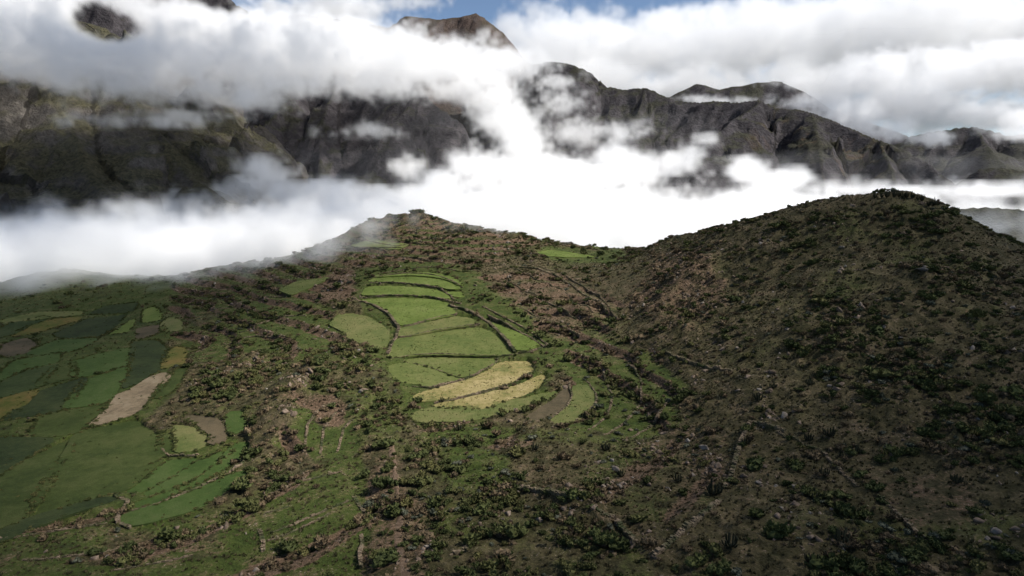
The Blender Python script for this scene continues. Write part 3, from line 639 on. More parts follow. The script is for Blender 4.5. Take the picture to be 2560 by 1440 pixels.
PROTO = {
 'shrub': [leafy('shrub', s, M['shrub'], 150, 5 + s % 3, .095) for s in range(5)],
 'dry_shrub': [twiggy('dry_shrub', 20 + s, M['brown']) for s in range(3)] + [leafy('dry_shrub', 30 + s, M['brown'], 130, 4, .085, .7, .3) for s in range(2)],
 'grey_shrub': [leafy('grey_shrub', 40 + s, M['silver'], 150, 6, .08, .6) for s in range(3)],
 'tuft': [tuft('tuft', 60 + s, M['tuft']) for s in range(3)],
 'crop': [tuft('crop', 64 + s, M['crop'], 14) for s in range(3)], 'straw': [tuft('straw', 67 + s, M['straw'], 14) for s in range(3)],
 'boulder': [rock('boulder', 80 + s, M['rock']) for s in range(8)],
}
# ---- where they grow
NCAND = 520000
yy = np.sqrt(rng.uniform(55 ** 2, 520 ** 2, NCAND)); ss_ = rng.uniform(-1.0, 1.0, NCAND); xx = ss_ * yy
AREA = (520 ** 2 - 55 ** 2) * 1.0
per = NCAND / AREA                      # candidates per square metre
zz = gz(xx, yy); px_, py_ = proj(xx, yy, zz)
cvp = cover(xx, yy, zz)
infield = np.zeros(NCAND, bool); straw = np.zeros(NCAND, bool); bare = np.zeros(NCAND, bool)
for nm, lab, mt, q, plane in field_build:
    lo, hi = q.min(0), q.max(0); s = np.where((xx > lo[0]) & (xx < hi[0]) & (yy > lo[1]) & (yy < hi[1]))[0]
    ins = inpoly(xx[s], yy[s], q); infield[s] |= ins; straw[s] |= ins & (mt == 'hay'); bare[s] |= ins & (mt in ('tan', 'brownf', 'dark'))
clump = .3 + 1.7 * sstep(-.15, .4, fbm2(xx, yy, 26, 5, 90, .6)) * (1 + .8 * fbm2(xx, yy, 6, 2, 95))
tst, rsr = terrace(xx, yy, grid_lookup(BASE, xx, yy)); rsr = rsr * np.clip(cvp['terr'], 0, 1) * sstep(-.6, -.25, fbm2(xx, yy, 40, 2, 41))
for k_, g_ in (('sd', .10), ('sb', .16), ('rk', .30)): cvp[k_] = cvp[k_] * (1 - .8 * np.clip(cvp['terr'], 0, 1) * (rsr < .1)) + g_ * rsr
clr = .15 + 1.7 * sstep(-.05, .4, fbm2(xx, yy, 13, 4, 120))
roll = rng.uniform(0, 1, NCAND) * per
inview = (px_ > -250) & (px_ < 2810) & (py_ < 1560) & (py_ > 420)
SC = {}
acc = np.zeros(NCAND, bool); lo_ = np.zeros(NCAND)
for kind, key, mod, med, sig, mx in (('shrub', 'sd', clump, 1.08, .5, 3.4), ('dry_shrub', 'sb', clump, .98, .45, 2.7), ('grey_shrub', 'ss', clump, .95, .4, 2.0),
                                     ('boulder', 'rk', clr, .50, .68, 3.0), ('tuft', 'tf', np.ones(NCAND) * 1.3, .9, .35, 1.7)):
    dens = cvp[key] * mod * (1.15 if kind != 'boulder' else 1.4)
    ok = (roll >= lo_) & (roll < lo_ + dens) & ~infield & inview; lo_ = lo_ + dens
    i = np.where(ok)[0]; sz = np.clip(med * np.exp(sig * rng.standard_normal(len(i))), .25 * med, mx)
    if kind == 'boulder': sz = np.minimum(sz * (.65 + .6 * clr[i]), 3.0)
    SC[kind] = np.c_[xx[i], yy[i], zz[i], sz]
# thin weeds inside the fields
i = np.where(infield & inview & (rng.uniform(0, 1, NCAND) < .012))[0]
SC['shrub'] = np.vstack([SC['shrub'], np.c_[xx[i], yy[i], zz[i], rng.uniform(.2, .5, len(i))]])
# hedges of low scrub along the field edges
hed = []
for nm, lab, mt, q, plane in field_build:
    if nm == 'pasture' : continue
    dq = np.hypot(*(np.roll(q, -1, 0) - q).T); keep = 1.0 if nm == 'crop_field' else 1.1 if q[:, 0].mean() < -60 and q[:, 1].mean() < 200 else .4
    for k in range(len(q)):
        for _ in range(int(dq[k] / .75) + 1):
            if rng.uniform() < keep * (.25 + .9 * sstep(-.3, .3, noise2(q[k:k+1, 0] / 14, q[k:k+1, 1] / 14, 33))[0]):
                p = q[k] + rng.normal(0, .35, 2); hed.append((p[0], p[1], rng.uniform(.35, 1.0) * (1.2 if rng.uniform() < .1 else .8)))
hed = np.array(hed); hed = np.c_[hed[:, :2], gz(hed[:, 0], hed[:, 1]) - .05, hed[:, 2]]
SC['shrub'] = np.vstack([SC['shrub'], hed])

gn = rng.uniform(0, 1, NCAND); gpat = sstep(-.3, .35, fbm2(xx, yy, 5, 4, 130, .6))
lowf = xx < -60 - .0 * yy
i = np.where(infield & inview & ~straw & ~bare & ~(lowf & (px_ < 640)) & (gn < .55 * gpat))[0]; FG = np.c_[xx[i] + rng.normal(0, .5, len(i)), yy[i] + rng.normal(0, .5, len(i)), zz[i] + .09, rng.uniform(.3, .75, len(i))]
i = np.where(infield & inview & straw & (gn < .9 * gpat))[0]; FS = np.c_[xx[i] + rng.normal(0, .7, len(i)), yy[i] + rng.normal(0, .7, len(i)), zz[i] + .09, rng.uniform(.4, .9, len(i))]
def vis(A):
    """apparent size in pixels, zero where a hill hides it or it is out of frame"""
    px, py = proj(A[:, 0], A[:, 1], A[:, 2]); s = A[:, 3] * F / A[:, 1]
    ok = (px > 5) & (px < 2555) & (py > 300) & (py < 1435)
    hid = np.zeros(len(A), bool)
    for t in np.linspace(.35, .985, 40):
        hid |= gz(A[:, 0] * t, A[:, 1] * t) > (A[:, 2] + .5 * A[:, 3]) * t
    return np.where(ok & ~hid, s, 0)
LAND = [('below the broad yellow straw terrace', 1250, 1075), ('beside the largest central green field', 1000, 850), ('right of the central terraces', 1420, 850), ('above the crescent terraces', 1040, 660),
        ('on the misty hilltop', 1040, 550), ('in scrub left of the terraces', 860, 960), ('near the stony dirt path', 960, 1250), ('beside the dirt path at the bottom edge', 1010, 1400),
        ('among dark bushes at bottom centre', 1180, 1330), ('on the open stony ground below centre', 1500, 1180), ('by the broken stone wall below centre', 1460, 1280), ('on the green gully terraces', 1580, 1010),
        ('by the long right slope wall', 1840, 1150), ('where the stone walls meet the pale slab', 1870, 950), ('on the brown rocky spur', 1720, 700), ('on the skyline of the right hill', 2150, 500),
        ('high on the shaded right hill', 2250, 640), ('halfway up the shaded right hill', 2250, 820), ('on the dark right hand slope', 2400, 1020), ('in the darkest lower right scrub', 2450, 1330), ('near the bare clearing at lower right', 2250, 1230),
        ('along the bottom edge right of centre', 1750, 1400), ('along the bottom edge at right', 2080, 1400), ('on the dry slope right of the wall', 2020, 1130), ('on the lower left grassland', 650, 1370), ('at the bottom left corner', 180, 1390),
        ('around the curved hedged strips', 560, 1180), ('beside the small hedged terraces', 520, 1080), ('on the rocky rib at left', 620, 960), ('beside the tan harvested plot', 370, 960), ('on the left valley floor', 150, 1000),
        ('on the far left plain', 150, 800), ('on the terraced slope left of the hill', 600, 760), ('in the saddle between the two hills', 1480, 660), ('on the brown old terraces', 1350, 740), ('in the bushes below the central wall', 790, 1090)]
def where(px, py):
    return min(LAND, key=lambda L: (L[1] - px) ** 2 + 1.8 * (L[2] - py) ** 2)[0]
seen_labels = {}
def place(kind, A, cat, group, adj):
    """the largest ones in view, each an object of its own"""
    sizes = A[:, 3]; q1, q2, q3 = np.quantile(sizes, [.25, .55, .85])
    for n, (x, y, z, s) in enumerate(A):
        v = n % len(PROTO[kind]); o = obj(kind, PROTO[kind][v]); r = rng.uniform(0, 6.28)
        sx = s * rng.uniform(.85, 1.2)
        o.location = (x, y, z - .04 * s); o.scale = (sx, s * rng.uniform(.85, 1.2), s * rng.uniform(.75, 1.15))
        o.rotation_euler = (rng.normal(0, .35), rng.normal(0, .35), r) if kind == 'boulder' else (rng.normal(0, .08), rng.normal(0, .08), r)
        px, py = proj(x, y, z)
        size = 'small' if s < q1 else 'mid-size' if s < q2 else 'large' if s < q3 else 'very large'
        lb = f'{size} {adj[v % len(adj)]} {where(px, py)}'; tag(o, lb, cat, group); seen_labels.setdefault(lb, []).append((float(px), o))
STUFF = {}
for kind, nind, cat, group, adj in (('shrub', 210, 'shrub', 'green shrubs on the hillsides', ['dark green rounded shrub', 'dark green lumpy shrub', 'olive green spreading shrub']),
                                    ('dry_shrub', 130, 'shrub', 'dry brown shrubs', ['dry brown twiggy shrub', 'brown bare branched shrub', 'brownish leafy shrub']),
                                    ('grey_shrub', 50, 'shrub', 'grey green shrubs', ['pale grey green shrub', 'silvery low shrub']),
                                    ('boulder', 280, 'rock', 'loose rocks and boulders', ['angular tan rock', 'blocky grey brown rock', 'flat pinkish rock', 'pointed tan rock'])):
    A = SC[kind]; s = vis(A); order = np.argsort(-s); pick = order[:nind]; pick = pick[s[pick] > 0]
    place(kind, A[pick], cat, group, adj); m = np.ones(len(A), bool); m[pick] = False; STUFF[kind] = A[m]
STUFF['tuft'] = SC['tuft']
ORD = ['leftmost', 'second from left', 'third from left', 'fourth from left', 'fifth from left', 'sixth from left', 'seventh from left', 'eighth from left', 'ninth from left', 'tenth from left', 'eleventh from left', 'twelfth from left']
for lb, L_ in seen_labels.items():
    if len(L_) > 1:
        L_.sort(key=lambda t: t[0])
        for k, (_, o) in enumerate(L_):
            pre = {0: 'leftmost', len(L_) - 1: 'rightmost'}.get(k, ORD[min(k, 11)]) if len(L_) <= 13 else ''
            if pre and len((pre + ' ' + lb).split()) <= 16: o['label'] = pre + ' ' + lb
def scatter(name, A, protos, label, tilt):
    n = len(A); me = bpy.data.meshes.new(name); me.vertices.add(n); co = A[:, :3].copy(); co[:, 2] -= .04 * A[:, 3]
    me.vertices.foreach_set('co', co.astype(np.float32).ravel())
    rot = np.c_[rng.normal(0, tilt, n), rng.normal(0, tilt, n), rng.uniform(0, 6.28, n)].astype(np.float32)
    scl = (A[:, 3:4] * rng.uniform(.8, 1.2, (n, 3))).astype(np.float32)
    for k, d in (('rot', rot), ('scl', scl)):
        at = me.attributes.new(k, 'FLOAT_VECTOR', 'POINT'); at.data.foreach_set('vector', d.ravel())
    at = me.attributes.new('var', 'INT', 'POINT'); at.data.foreach_set('value', rng.integers(0, len(protos), n).astype(np.int32))
    col = bpy.data.collections.new(name + '_kinds')
    for p in protos:
        col.objects.link(bpy.data.objects.new(name + '_kind', p))
    ng = bpy.data.node_groups.new(name, 'GeometryNodeTree')
    ng.interface.new_socket('Geometry', in_out='INPUT', socket_type='NodeSocketGeometry'); ng.interface.new_socket('Geometry', in_out='OUTPUT', socket_type='NodeSocketGeometry')
    N, L = ng.nodes.new, ng.links.new
    gi, go, ip, ci = N('NodeGroupInput'), N('NodeGroupOutput'), N('GeometryNodeInstanceOnPoints'), N('GeometryNodeCollectionInfo')
    ci.inputs['Collection'].default_value = col; ci.inputs['Separate Children'].default_value = True; ci.inputs['Reset Children'].default_value = True
    def at_(nm, ty):
        a = N('GeometryNodeInputNamedAttribute'); a.data_type = ty; a.inputs[0].default_value = nm; return a.outputs[0]
    e2r = N('FunctionNodeEulerToRotation')
    L(at_('rot', 'FLOAT_VECTOR'), e2r.inputs[0]); L(gi.outputs[0], ip.inputs['Points']); L(ci.outputs[0], ip.inputs['Instance'])
    ip.inputs['Pick Instance'].default_value = True; L(at_('var', 'INT'), ip.inputs['Instance Index']); L(e2r.outputs[0], ip.inputs['Rotation']); L(at_('scl', 'FLOAT_VECTOR'), ip.inputs['Scale'])
    L(ip.outputs[0], go.inputs[0])
    ob = obj(name, me); mo = ob.modifiers.new('scatter', 'NODES'); mo.node_group = ng
    return tag(ob, label, kind='stuff')
scatter('green_undergrowth', STUFF['shrub'], PROTO['shrub'], 'countless small green bushes over the slopes', .1)
scatter('dry_undergrowth', STUFF['dry_shrub'], PROTO['dry_shrub'], 'countless small dry brown bushes over the slopes', .1)
scatter('grey_undergrowth', STUFF['grey_shrub'], PROTO['grey_shrub'], 'small silvery bushes over the slopes', .1)
scatter('rubble', STUFF['boulder'], PROTO['boulder'], 'scattered stones over the slopes', .5)
scatter('bunch_grass', STUFF['tuft'], PROTO['tuft'], 'tufts of dry grass over the slopes', .15)
scatter('crop_grass', FG, PROTO['crop'], 'uneven green growth in the fields', .2)
scatter('straw_grass', FS, PROTO['straw'], 'straw stalks standing in the yellow terraces', .3)
print({k: len(v) for k, v in SC.items()}, round(time.time() - T0, 1))

def g6(pl): return [(800 + x / 2.844, 1000 + y / 2.844) for x, y in pl]
def g7(pl): return [(1600 + x / 2.667, 900 + y / 2.667) for x, y in pl]
def g5(pl): return [(1400 + x / 2.182, 440 + y / 2.182) for x, y in pl]
# ---- single boulders that stand out
BIG = [(1868,939,3.4,.35,'long pale slab lying where the stone walls meet'),(2307,674,5.5,.8,'huge dark leaning boulder high on the shaded hill'),(1851,800,2.6,.7,'pale boulder halfway down the right spur'),(1968,820,2.4,.6,'grey mossy boulder beside bushes on the right hill'),
 (2252,843,2.6,.6,'broad dark boulder in the shaded scrub'),(2023,873,2.0,.6,'single pale boulder on the bare right slope'),(1275,1302,1.2,.8,'small white stone in the green bushes below centre'),(1348,1299,2.4,.8,'big split grey boulder below the broken wall'),
 (1429,1285,1.9,1.0,'right one of two upright grey boulders'),(1398,1285,1.7,1.0,'left one of two upright grey boulders'),(1482,1269,2.2,.7,'flat topped pinkish boulder at the wall end'),(1422,1211,2.6,.6,'long slanting outcrop above the broken wall'),
 (1528,1218,2.6,.6,'slanting mossy outcrop on the open ground'),(1623,1211,1.7,.9,'rounded rock half covered by a dry bush'),(1672,1221,1.9,.6,'pale fan shaped rock pile beside a cactus'),(1580,1362,2.2,.8,'grey boulder at the foot of the diagonal wall'),
 (1623,1327,1.5,.8,'pair of pale rocks left of the diagonal wall'),(1720,1155,2.0,.9,'tan block at the lower end of a rock heap'),(1900,1200,1.5,.7,'pink boulder on the dry slope right of the wall'),(2084,1200,1.0,.8,'small white rock beyond a cactus clump'),
 (778,929,3.0,1.2,'sharp pointed pink rock in the left scrub'),(768,936,2.4,.9,'low pink rock leaning on the pointed one'),(561,945,2.6,.8,'rugged tan outcrop at the top of the rocky rib'),(600,912,2.4,.8,'tan crag beside the stony rib track'),
 (442,1318,2.2,.5,'pale flat boulder in the belt of bushes'),(114,1376,1.7,.6,'lone grey rock on the lower left grass'),(725,962,2.4,1.0,'blocky pink crag above the old curved terraces'),(1720,1100,1.9,1.0,'upright rock heading a tan rock heap'),
 (1606,1137,1.7,.9,'tan rock in the loose heap below the green gully'),(1319,863,.8,.6,'tiny white stone on the bright triangle field'),(1258,812,.8,.6,'tiny pale stone at the top of the triangle field'),(1275,1050,2.0,.9,'craggy rock below the straw streaked strip')]
for n, (px, py, s, hh, lab) in enumerate(BIG):
    p = hit(Z, px, py + 4); z = gz(*p)
    o = obj('boulder', PROTO['boulder'][n % 8]); o.location = (p[0], p[1], float(z) + .1 * s * hh); o.scale = (s, s * .8, s * hh); o.rotation_euler = (rng.normal(0, .2), rng.normal(0, .2), rng.uniform(0, 6.28))
    if 'dark' in lab: o.data = o.data.copy(); o.data.materials[0] = M['rock_dark']
    tag(o, lab, 'rock', 'boulders that stand out')
# ---- candelabra cacti
cac = [cactus('cactus', 70 + s, M['cactus'], 11 + 2 * s) for s in range(4)]
CACTI = [(2187,487,2.6,'leftmost cactus of the clump on the summit skyline'),(2204,486,2.0,'short cactus second on the summit skyline'),(2217,485,3.4,'tallest cactus standing on the summit skyline'),(2236,484,2.6,'cactus right after the tallest on the summit'),(2247,484,2.8,'cactus in the middle of the summit row'),
 (2256,485,3.2,'bushy cactus mid row on the summit skyline'),(2266,486,2.8,'cactus right of the bushy one on the summit'),(2281,488,3.0,'thick cactus nearing the right end of the summit row'),(2294,491,2.6,'cactus third from the right end of the summit row'),(2305,494,3.2,'tall cactus where the summit row ends'),
 (2322,508,2.8,'left one of two cacti below the summit at right'),(2334,506,3.2,'right one of two cacti below the summit at right'),(2015,511,1.9,'lone cactus far left on the right hill skyline'),(1934,532,2.0,'small cactus on the lower skyline of the right hill'),(1772,576,1.9,'tiny cactus near the left foot of the skyline'),
 (1784,1222,3.4,'big dark cactus clump beside the long stone wall'),(1825,1354,3.2,'dark cactus near the bottom right of the diagonal wall'),(2106,1346,3.0,'dark cactus clump in the lower right scrub'),(2035,1237,2.4,'cactus beside a dead trunk on the right slope'),(2031,1399,2.4,'cactus at the bottom edge right of centre'),
 (1862,1102,2.0,'round cactus touching the stone wall'),(2022,1091,2.4,'left of a pair of cacti on the right slope'),(2072,1080,2.8,'right of a pair of cacti on the right slope'),(1932,962,2.0,'cactus just right of the pale slab'),(2024,952,2.6,'cactus higher on the dark right slope'),
 (1894,990,3.0,'tall brown cactus under the pale slab'),(2061,1181,2.2,'small branching cactus above the dead trunk'),(2391,1200,2.2,'cactus on the far side of the bare clearing'),(2140,1125,2.4,'cactus behind rounded bushes on the right slope'),(1694,1196,2.2,'brown cactus beside the pale rock pile'),
 (1338,1116,2.2,'squat cactus at the edge of the grey shrubs, left'),(1514,1116,2.4,'squat cactus on open ground below the gully'),(1552,1183,2.0,'small brown cactus on the open stony ground'),(1146,1067,2.2,'reddish brown cactus below the straw terraces'),(1296,1070,1.8,'small cactus beside the craggy rock'),
 (1104,998,2.0,'dark cactus on the edge of the lower straw strip'),(1263,962,1.6,'small dark cactus standing in the broad straw terrace'),(1094,965,1.5,'little dark conifer like cactus at the low field wall')]
for n, (px, py, s, lab) in enumerate(CACTI):
    if py < 600: p = hit(Z, px, py + 9)
    else: p = hit(Z, px, py + s * .35 * F / 140)
    s *= .8 if py > 600 else 1
    z = float(gz(*p)); e = tag(empty('cactus', (p[0], p[1], z)), lab, 'cactus', 'candelabra cacti'); e.rotation_euler = (0, 0, rng.uniform(0, 6.28)); e.scale = (s * (.55 if py < 600 else 1), s * (.55 if py < 600 else 1), s)
    tr, cols = cac[n % 4]; obj('trunk', tr, e)
    for c in cols: obj('column', c, e)
# ---- dry stone walls
def stone_wall(label, pl, hgt=1.0, wid=.7, riser=True):
    w2 = np.array([hit(Z, x, y) for x, y in pl]); L = np.r_[0, np.cumsum(np.hypot(*np.diff(w2, axis=0).T))]
    n = int(L[-1] / .42) + 2; s = np.linspace(0, L[-1], n)
    x = np.interp(s, L, w2[:, 0]); y = np.interp(s, L, w2[:, 1])
    for _ in range(6): x[1:-1] = .5 * x[1:-1] + .25 * (x[:-2] + x[2:]); y[1:-1] = .5 * y[1:-1] + .25 * (y[:-2] + y[2:])
    x = x + .3 * noise2(s / 6, s * 0 + 2.2, 3); y = y + .3 * noise2(s / 6, s * 0 + 7.7, 4)
    tx, ty = np.gradient(x), np.gradient(y); tl = np.hypot(tx, ty) + 1e-9; nx, ny = -ty / tl, tx / tl
    za = gz(x + nx * 1.3, y + ny * 1.3); zb = gz(x - nx * 1.3, y - ny * 1.3); z0 = np.minimum(np.minimum(za, zb), gz(x, y)) - .15; z1 = np.maximum(za, zb)
    if not riser: z1 = gz(x, y)
    top = np.minimum(z1 - z0, 2.2) + hgt * ((.62 if not riser else .38) + .25 * noise2(s / 5, s * 0 + .5, 9)); V = []; Fc = []; off = 0
    cube = np.array([[a, b, c] for a in (-.5, .5) for b in (-.5, .5) for c in (-.5, .5)]); cf = [[0, 1, 3, 2], [4, 6, 7, 5], [0, 4, 5, 1], [2, 3, 7, 6], [0, 2, 6, 4], [1, 5, 7, 3]]
    for k in range(n):
        h = 0.
        while h < top[k]:
            sh = rng.uniform(.22, .42)
            if h + sh > top[k] + .12: break
            for sgn in (-1, 1):
                if rng.uniform() < .06: continue
                c = cube * np.array([rng.uniform(.38, .62), wid * .5 * rng.uniform(.85, 1.2), sh * 1.02]) * (1 + .13 * rng.standard_normal((8, 1))) + .03 * rng.standard_normal((8, 3))
                o2 = sgn * wid * .25 * rng.uniform(.8, 1.3); al = rng.normal(0, .15)
                q = np.c_[x[k] + tx[k] / tl[k] * (c[:, 0] + al) + nx[k] * (c[:, 1] + o2), y[k] + ty[k] / tl[k] * (c[:, 0] + al) + ny[k] * (c[:, 1] + o2), z0[k] + h + sh / 2 + c[:, 2]]
                V.append(q); Fc += [[a + off for a in f] for f in cf]; off += 8
            h += sh
    e = tag(empty('stone_wall', (x[0], y[0], z0[0])), label, 'stone wall', 'dry stone walls', 'thing')
    st = obj('stones', mesh('stones', np.vstack(V) - np.array([x[0], y[0], z0[0]]), Fc, M['wall']), e); st['kind'] = 'stuff'
WALLS = [
 ('curved stone wall between the top two crescent terraces', c_([(545,466),(640,452),(760,441),(880,444),(960,458),(1030,488),(1090,528)]), .8, .8),
 ('curved stone wall between the second and third crescent terraces', c_([(540,500),(640,498),(760,504),(880,518),(960,534),(1000,560),(1045,600)]), .9, .9),
 ('stone wall under the third crescent terrace', c_([(480,588),(640,577),(760,580),(900,586),(1010,606),(1080,625)]), .8, .8),
 ('stone wall above the topmost terrace', c_([(600,440),(720,425),(860,405),(960,405),(1060,425)]), .6, .8),
 ('thick dark wall down the right side of the central fields', c_([(1015,638),(1100,660),(1200,703),(1290,772),(1350,832),(1405,918)]), 1.5, 1.3),
 ('wall with bushes down the left side of the central fields', c_([(440,592),(560,632),(650,682),(712,770),(700,822),(672,852),(648,925)]), 1.4, 1.2),
 ('low stone row under the wide bright terrace', c_([(745,758),(840,738),(960,710),(1060,686)]), .5, .6),
 ('low stone row above the largest central field', c_([(720,826),(800,816),(940,790),(1080,760),(1200,740)]), .4, .6),
 ('thin stone row below the largest central field', c_([(655,950),(780,936),(940,937),(1100,946),(1300,948)]), .4, .5),
 ('short slanting stone row dividing the lower green plots', c_([(750,966),(870,996),(980,1036),(1085,1078)]), .35, .5),
 ('curved retaining wall above the broad straw terrace', c_([(1310,945),(1270,1000),(1180,1050),(1090,1085),(1000,1112),(900,1134),(800,1120)]), .8, .7),
 ('stone wall from the central field corner to the dark bushes', c_([(1310,942),(1420,926),(1500,915),(1560,895),(1600,872)]), .8, .7),
 ('stone wall along the outer edge of the bright triangle field', c_([(1250,692),(1350,742),(1430,790),(1500,828),(1590,885)]), .8, .8),
 ('second stone wall above the bright triangle field', c_([(1215,640),(1310,690),(1420,745),(1530,810),(1610,870)]), .6, .8),
 ('retaining row between the two straw terraces', c_([(930,1222),(1050,1205),(1180,1172),(1300,1132),(1400,1098),(1500,1050)]), .35, .5),
 ('dark wall along the crest of the brown old terraces', c_([(1410,400),(1560,418),(1690,480),(1800,555),(1900,605),(1960,680)]), 1.3, 1.2),
 ('stone row round the fallow crescent', c_([(1480,1345),(1620,1305),(1715,1250),(1752,1180),(1735,1105)]), .5, .6),
 ('stone row round the outer olive crescent', c_([(1640,1352),(1760,1335),(1850,1290),(1900,1210),(1885,1140),(1840,1090)]), .5, .6),
 ('ruined wall on the slope under the misty hilltop', c_([(440,296),(520,290),(600,297),(640,315)]), .9, .9),
 ('faint stone line on the green slope below the hilltop', c_([(500,232),(600,262),(700,278),(775,270)]), .6, .7),
 ('long straight stone wall climbing the right slope', g7([(560,860),(600,790),(640,680),(665,560),(700,480),(735,425)]), 1.2, .9),
 ('short stone wall branching right at the top of the long wall', g7([(745,420),(820,440),(900,460),(960,480)]), .8, .8),
 ('diagonal stone wall at the bottom right of centre', g7([(100,1290),(200,1210),(300,1140),(400,1070),(470,1010),(530,950)]), 1.1, .9),
 ('stone wall leading left from the pale slab', g5([(580,965),(640,990),(740,1030),(830,1055),(940,1070)]), .9, .8),
 ('broken stone wall crossing below centre', g6([(1390,640),(1450,632),(1560,650),(1660,680),(1760,700)]), 1.3, .9),
 ('stone pillar heap at the left end of the broken wall', g6([(1240,680),(1290,690),(1370,680)]), 1.6, 1.1),
 ('stone wall falling away from the pinkish boulder', g6([(1930,760),(2020,810),(2100,860),(2130,910),(2200,980),(2240,1030)]), 1.2, .9),
 ('short wall above the bottom bushes', g6([(920,1105),(1000,1070),(1080,1030)]), .9, .8),
 ('stone wall on the left edge of the dirt path', g6([(290,960),(300,1020),(280,1100),(290,1200)]), .8, .7),
 ('curving wall beside the path on the left grass', g6([(240,690),(270,740),(310,790),(345,815)]), .9, .8),
 ('wiggling wall end at the curved green strips', l_([(520,1080),(550,1090),(580,1100),(560,1140),(530,1180),(525,1205),(580,1225)]), .9, .8),
 ('pale curved wall under the lens shaped terrace', l_([(728,870),(742,890),(765,905),(830,903),(885,900)]), .7, .6),
 ('stone wall standing in the lower left grass', l_([(1165,1235),(1180,1270),(1185,1330)]), 1.0, .8),
 ('long thin stone row across the lower left grass', l_([(1190,1285),(1290,1250),(1380,1215),(1480,1165)]), .4, .5),
 ('thin stone row low on the left grass', l_([(520,1415),(640,1390),(760,1375),(860,1350)]), .4, .5),
 ('short stone row on the grass above the thin row', l_([(1195,1160),(1250,1140),(1300,1125)]), .4, .5),
 ('stone edging of the lowest curved strip', l_([(600,1148),(760,1100),(900,1045),(1000,990),(1085,945),(1110,890)]), .5, .5),
 ('innermost old terrace line on the bank left of the path', [(760,1130),(770,1060),(800,1020),(840,1010)], .5, .6), ('middle old terrace line on the bank left of the path', [(800,1135),(810,1070),(838,1032)], .5, .6), ('outer old terrace line on the bank left of the path', [(842,1130),(860,1072),(884,1048)], .5, .6),
 ('widest curved terrace line round the green gully', [(1500,1092),(1560,1062),(1602,1010),(1604,950),(1570,908)], .6, .6), ('inner curved terrace line of the green gully', [(1470,1076),(1520,1042),(1532,990),(1510,940)], .6, .6), ('outermost terrace line above the gully grass', [(1560,1102),(1640,1062),(1672,1000)], .6, .6),
 ('lowest line of the brown old terraces', [(1290,765),(1380,802),(1450,842)], .6, .7), ('second line of the brown old terraces', [(1230,692),(1300,722),(1380,762),(1440,800)], .6, .7), ('third line of the brown old terraces', [(1250,662),(1330,692),(1420,736),(1482,782)], .6, .7), ('top line of the brown old terraces', [(1300,650),(1400,682),(1500,742),(1545,802)], .6, .7),
 ('highest terrace line on the left slope', [(500,742),(580,722),(660,702),(740,682)], .6, .8), ('second terrace line on the left slope', [(470,802),(560,772),(640,752),(720,736)], .6, .8), ('third terrace line on the left slope', [(600,832),(680,802),(762,790)], .6, .8), ('lowest terrace line on the left slope', [(560,862),(640,842),(722,842)], .6, .8),
 ('lowest wall under the hilltop', [(880,652),(960,642),(1060,650),(1130,662)], .7, .8), ('middle wall under the hilltop', [(900,627),(980,620),(1040,624)], .7, .8), ('upper right wall under the hilltop', [(1010,602),(1090,614),(1140,632)], .7, .8),
 ('upper faint stone line in the bottom left grass', [(0,1347),(120,1332),(260,1312)], .4, .5), ('lower faint stone line in the bottom left grass', [(60,1402),(200,1392),(330,1362)], .4, .5), ('upper stone line on the bank by the curving wall', [(650,1252),(760,1204),(850,1182)], .5, .5), ('lower stone line on the bank by the curving wall', [(680,1332),(780,1292),(880,1252)], .5, .5),
 ('bent wall running down past cacti on the right slope', [(1945,1082),(2060,1132),(2100,1182),(2140,1216)], .55, .6), ('sunken wall beside the bare clearing', [(2200,1242),(2260,1302),(2310,1346)], .8, .7), ('short level wall in the dark right slope', [(2280,1117),(2340,1110),(2390,1107)], .7, .7)]
for lab, pl, h, wd in WALLS: stone_wall(lab, pl, h, wd * .85, 'slope' not in lab and 'diagonal' not in lab and 'broken' not in lab and 'falling' not in lab and 'slab' not in lab)
# ---- the trodden dirt path
pp = np.array([hit(Z, x, y) for x, y in [(1040,1560),(1015,1440),(992,1360),(1002,1295),(992,1220),(982,1150),(978,1100)]])
L = np.r_[0, np.cumsum(np.hypot(*np.diff(pp, axis=0).T))]; s = np.linspace(0, L[-1], 90)
x, y = np.interp(s, L, pp[:, 0]), np.interp(s, L, pp[:, 1])
for _ in range(20): x[1:-1] = .5 * x[1:-1] + .25 * (x[:-2] + x[2:]); y[1:-1] = .5 * y[1:-1] + .25 * (y[:-2] + y[2:])
tx, ty = np.gradient(x), np.gradient(y); tl = np.hypot(tx, ty); V = []; NW = 7
wdt = .75 + .6 * noise2(s / 5, s * 0, 8)
for k in range(NW):
    o = (k / (NW - 1) - .5) * 2; X_, Y_ = x - ty / tl * o * wdt, y + tx / tl * o * wdt; V.append(np.c_[X_, Y_, gz(X_, Y_) + .10 - .16 * abs(o) ** 3])
V = np.stack(V, 1).reshape(-1, 3); Fc = [[i * NW + k, i * NW + k + 1, (i + 1) * NW + k + 1, (i + 1) * NW + k] for i in range(89) for k in range(NW - 1)]
pm = Mat('trodden_dirt'); pf = pm.noise(1.3, 5, .65); pm.bump(pf, .6, .3)
pm.out(pm.ramp(pf, [(.3, (.065, .044, .028)), (.5, (.115, .078, .052)), (.7, (.18, .13, .09))]))
tag(obj('path', mesh('path', V, Fc, pm.m, True)), 'reddish stony dirt path running to the bottom edge', kind='structure')
print('objects', round(time.time() - T0, 1))
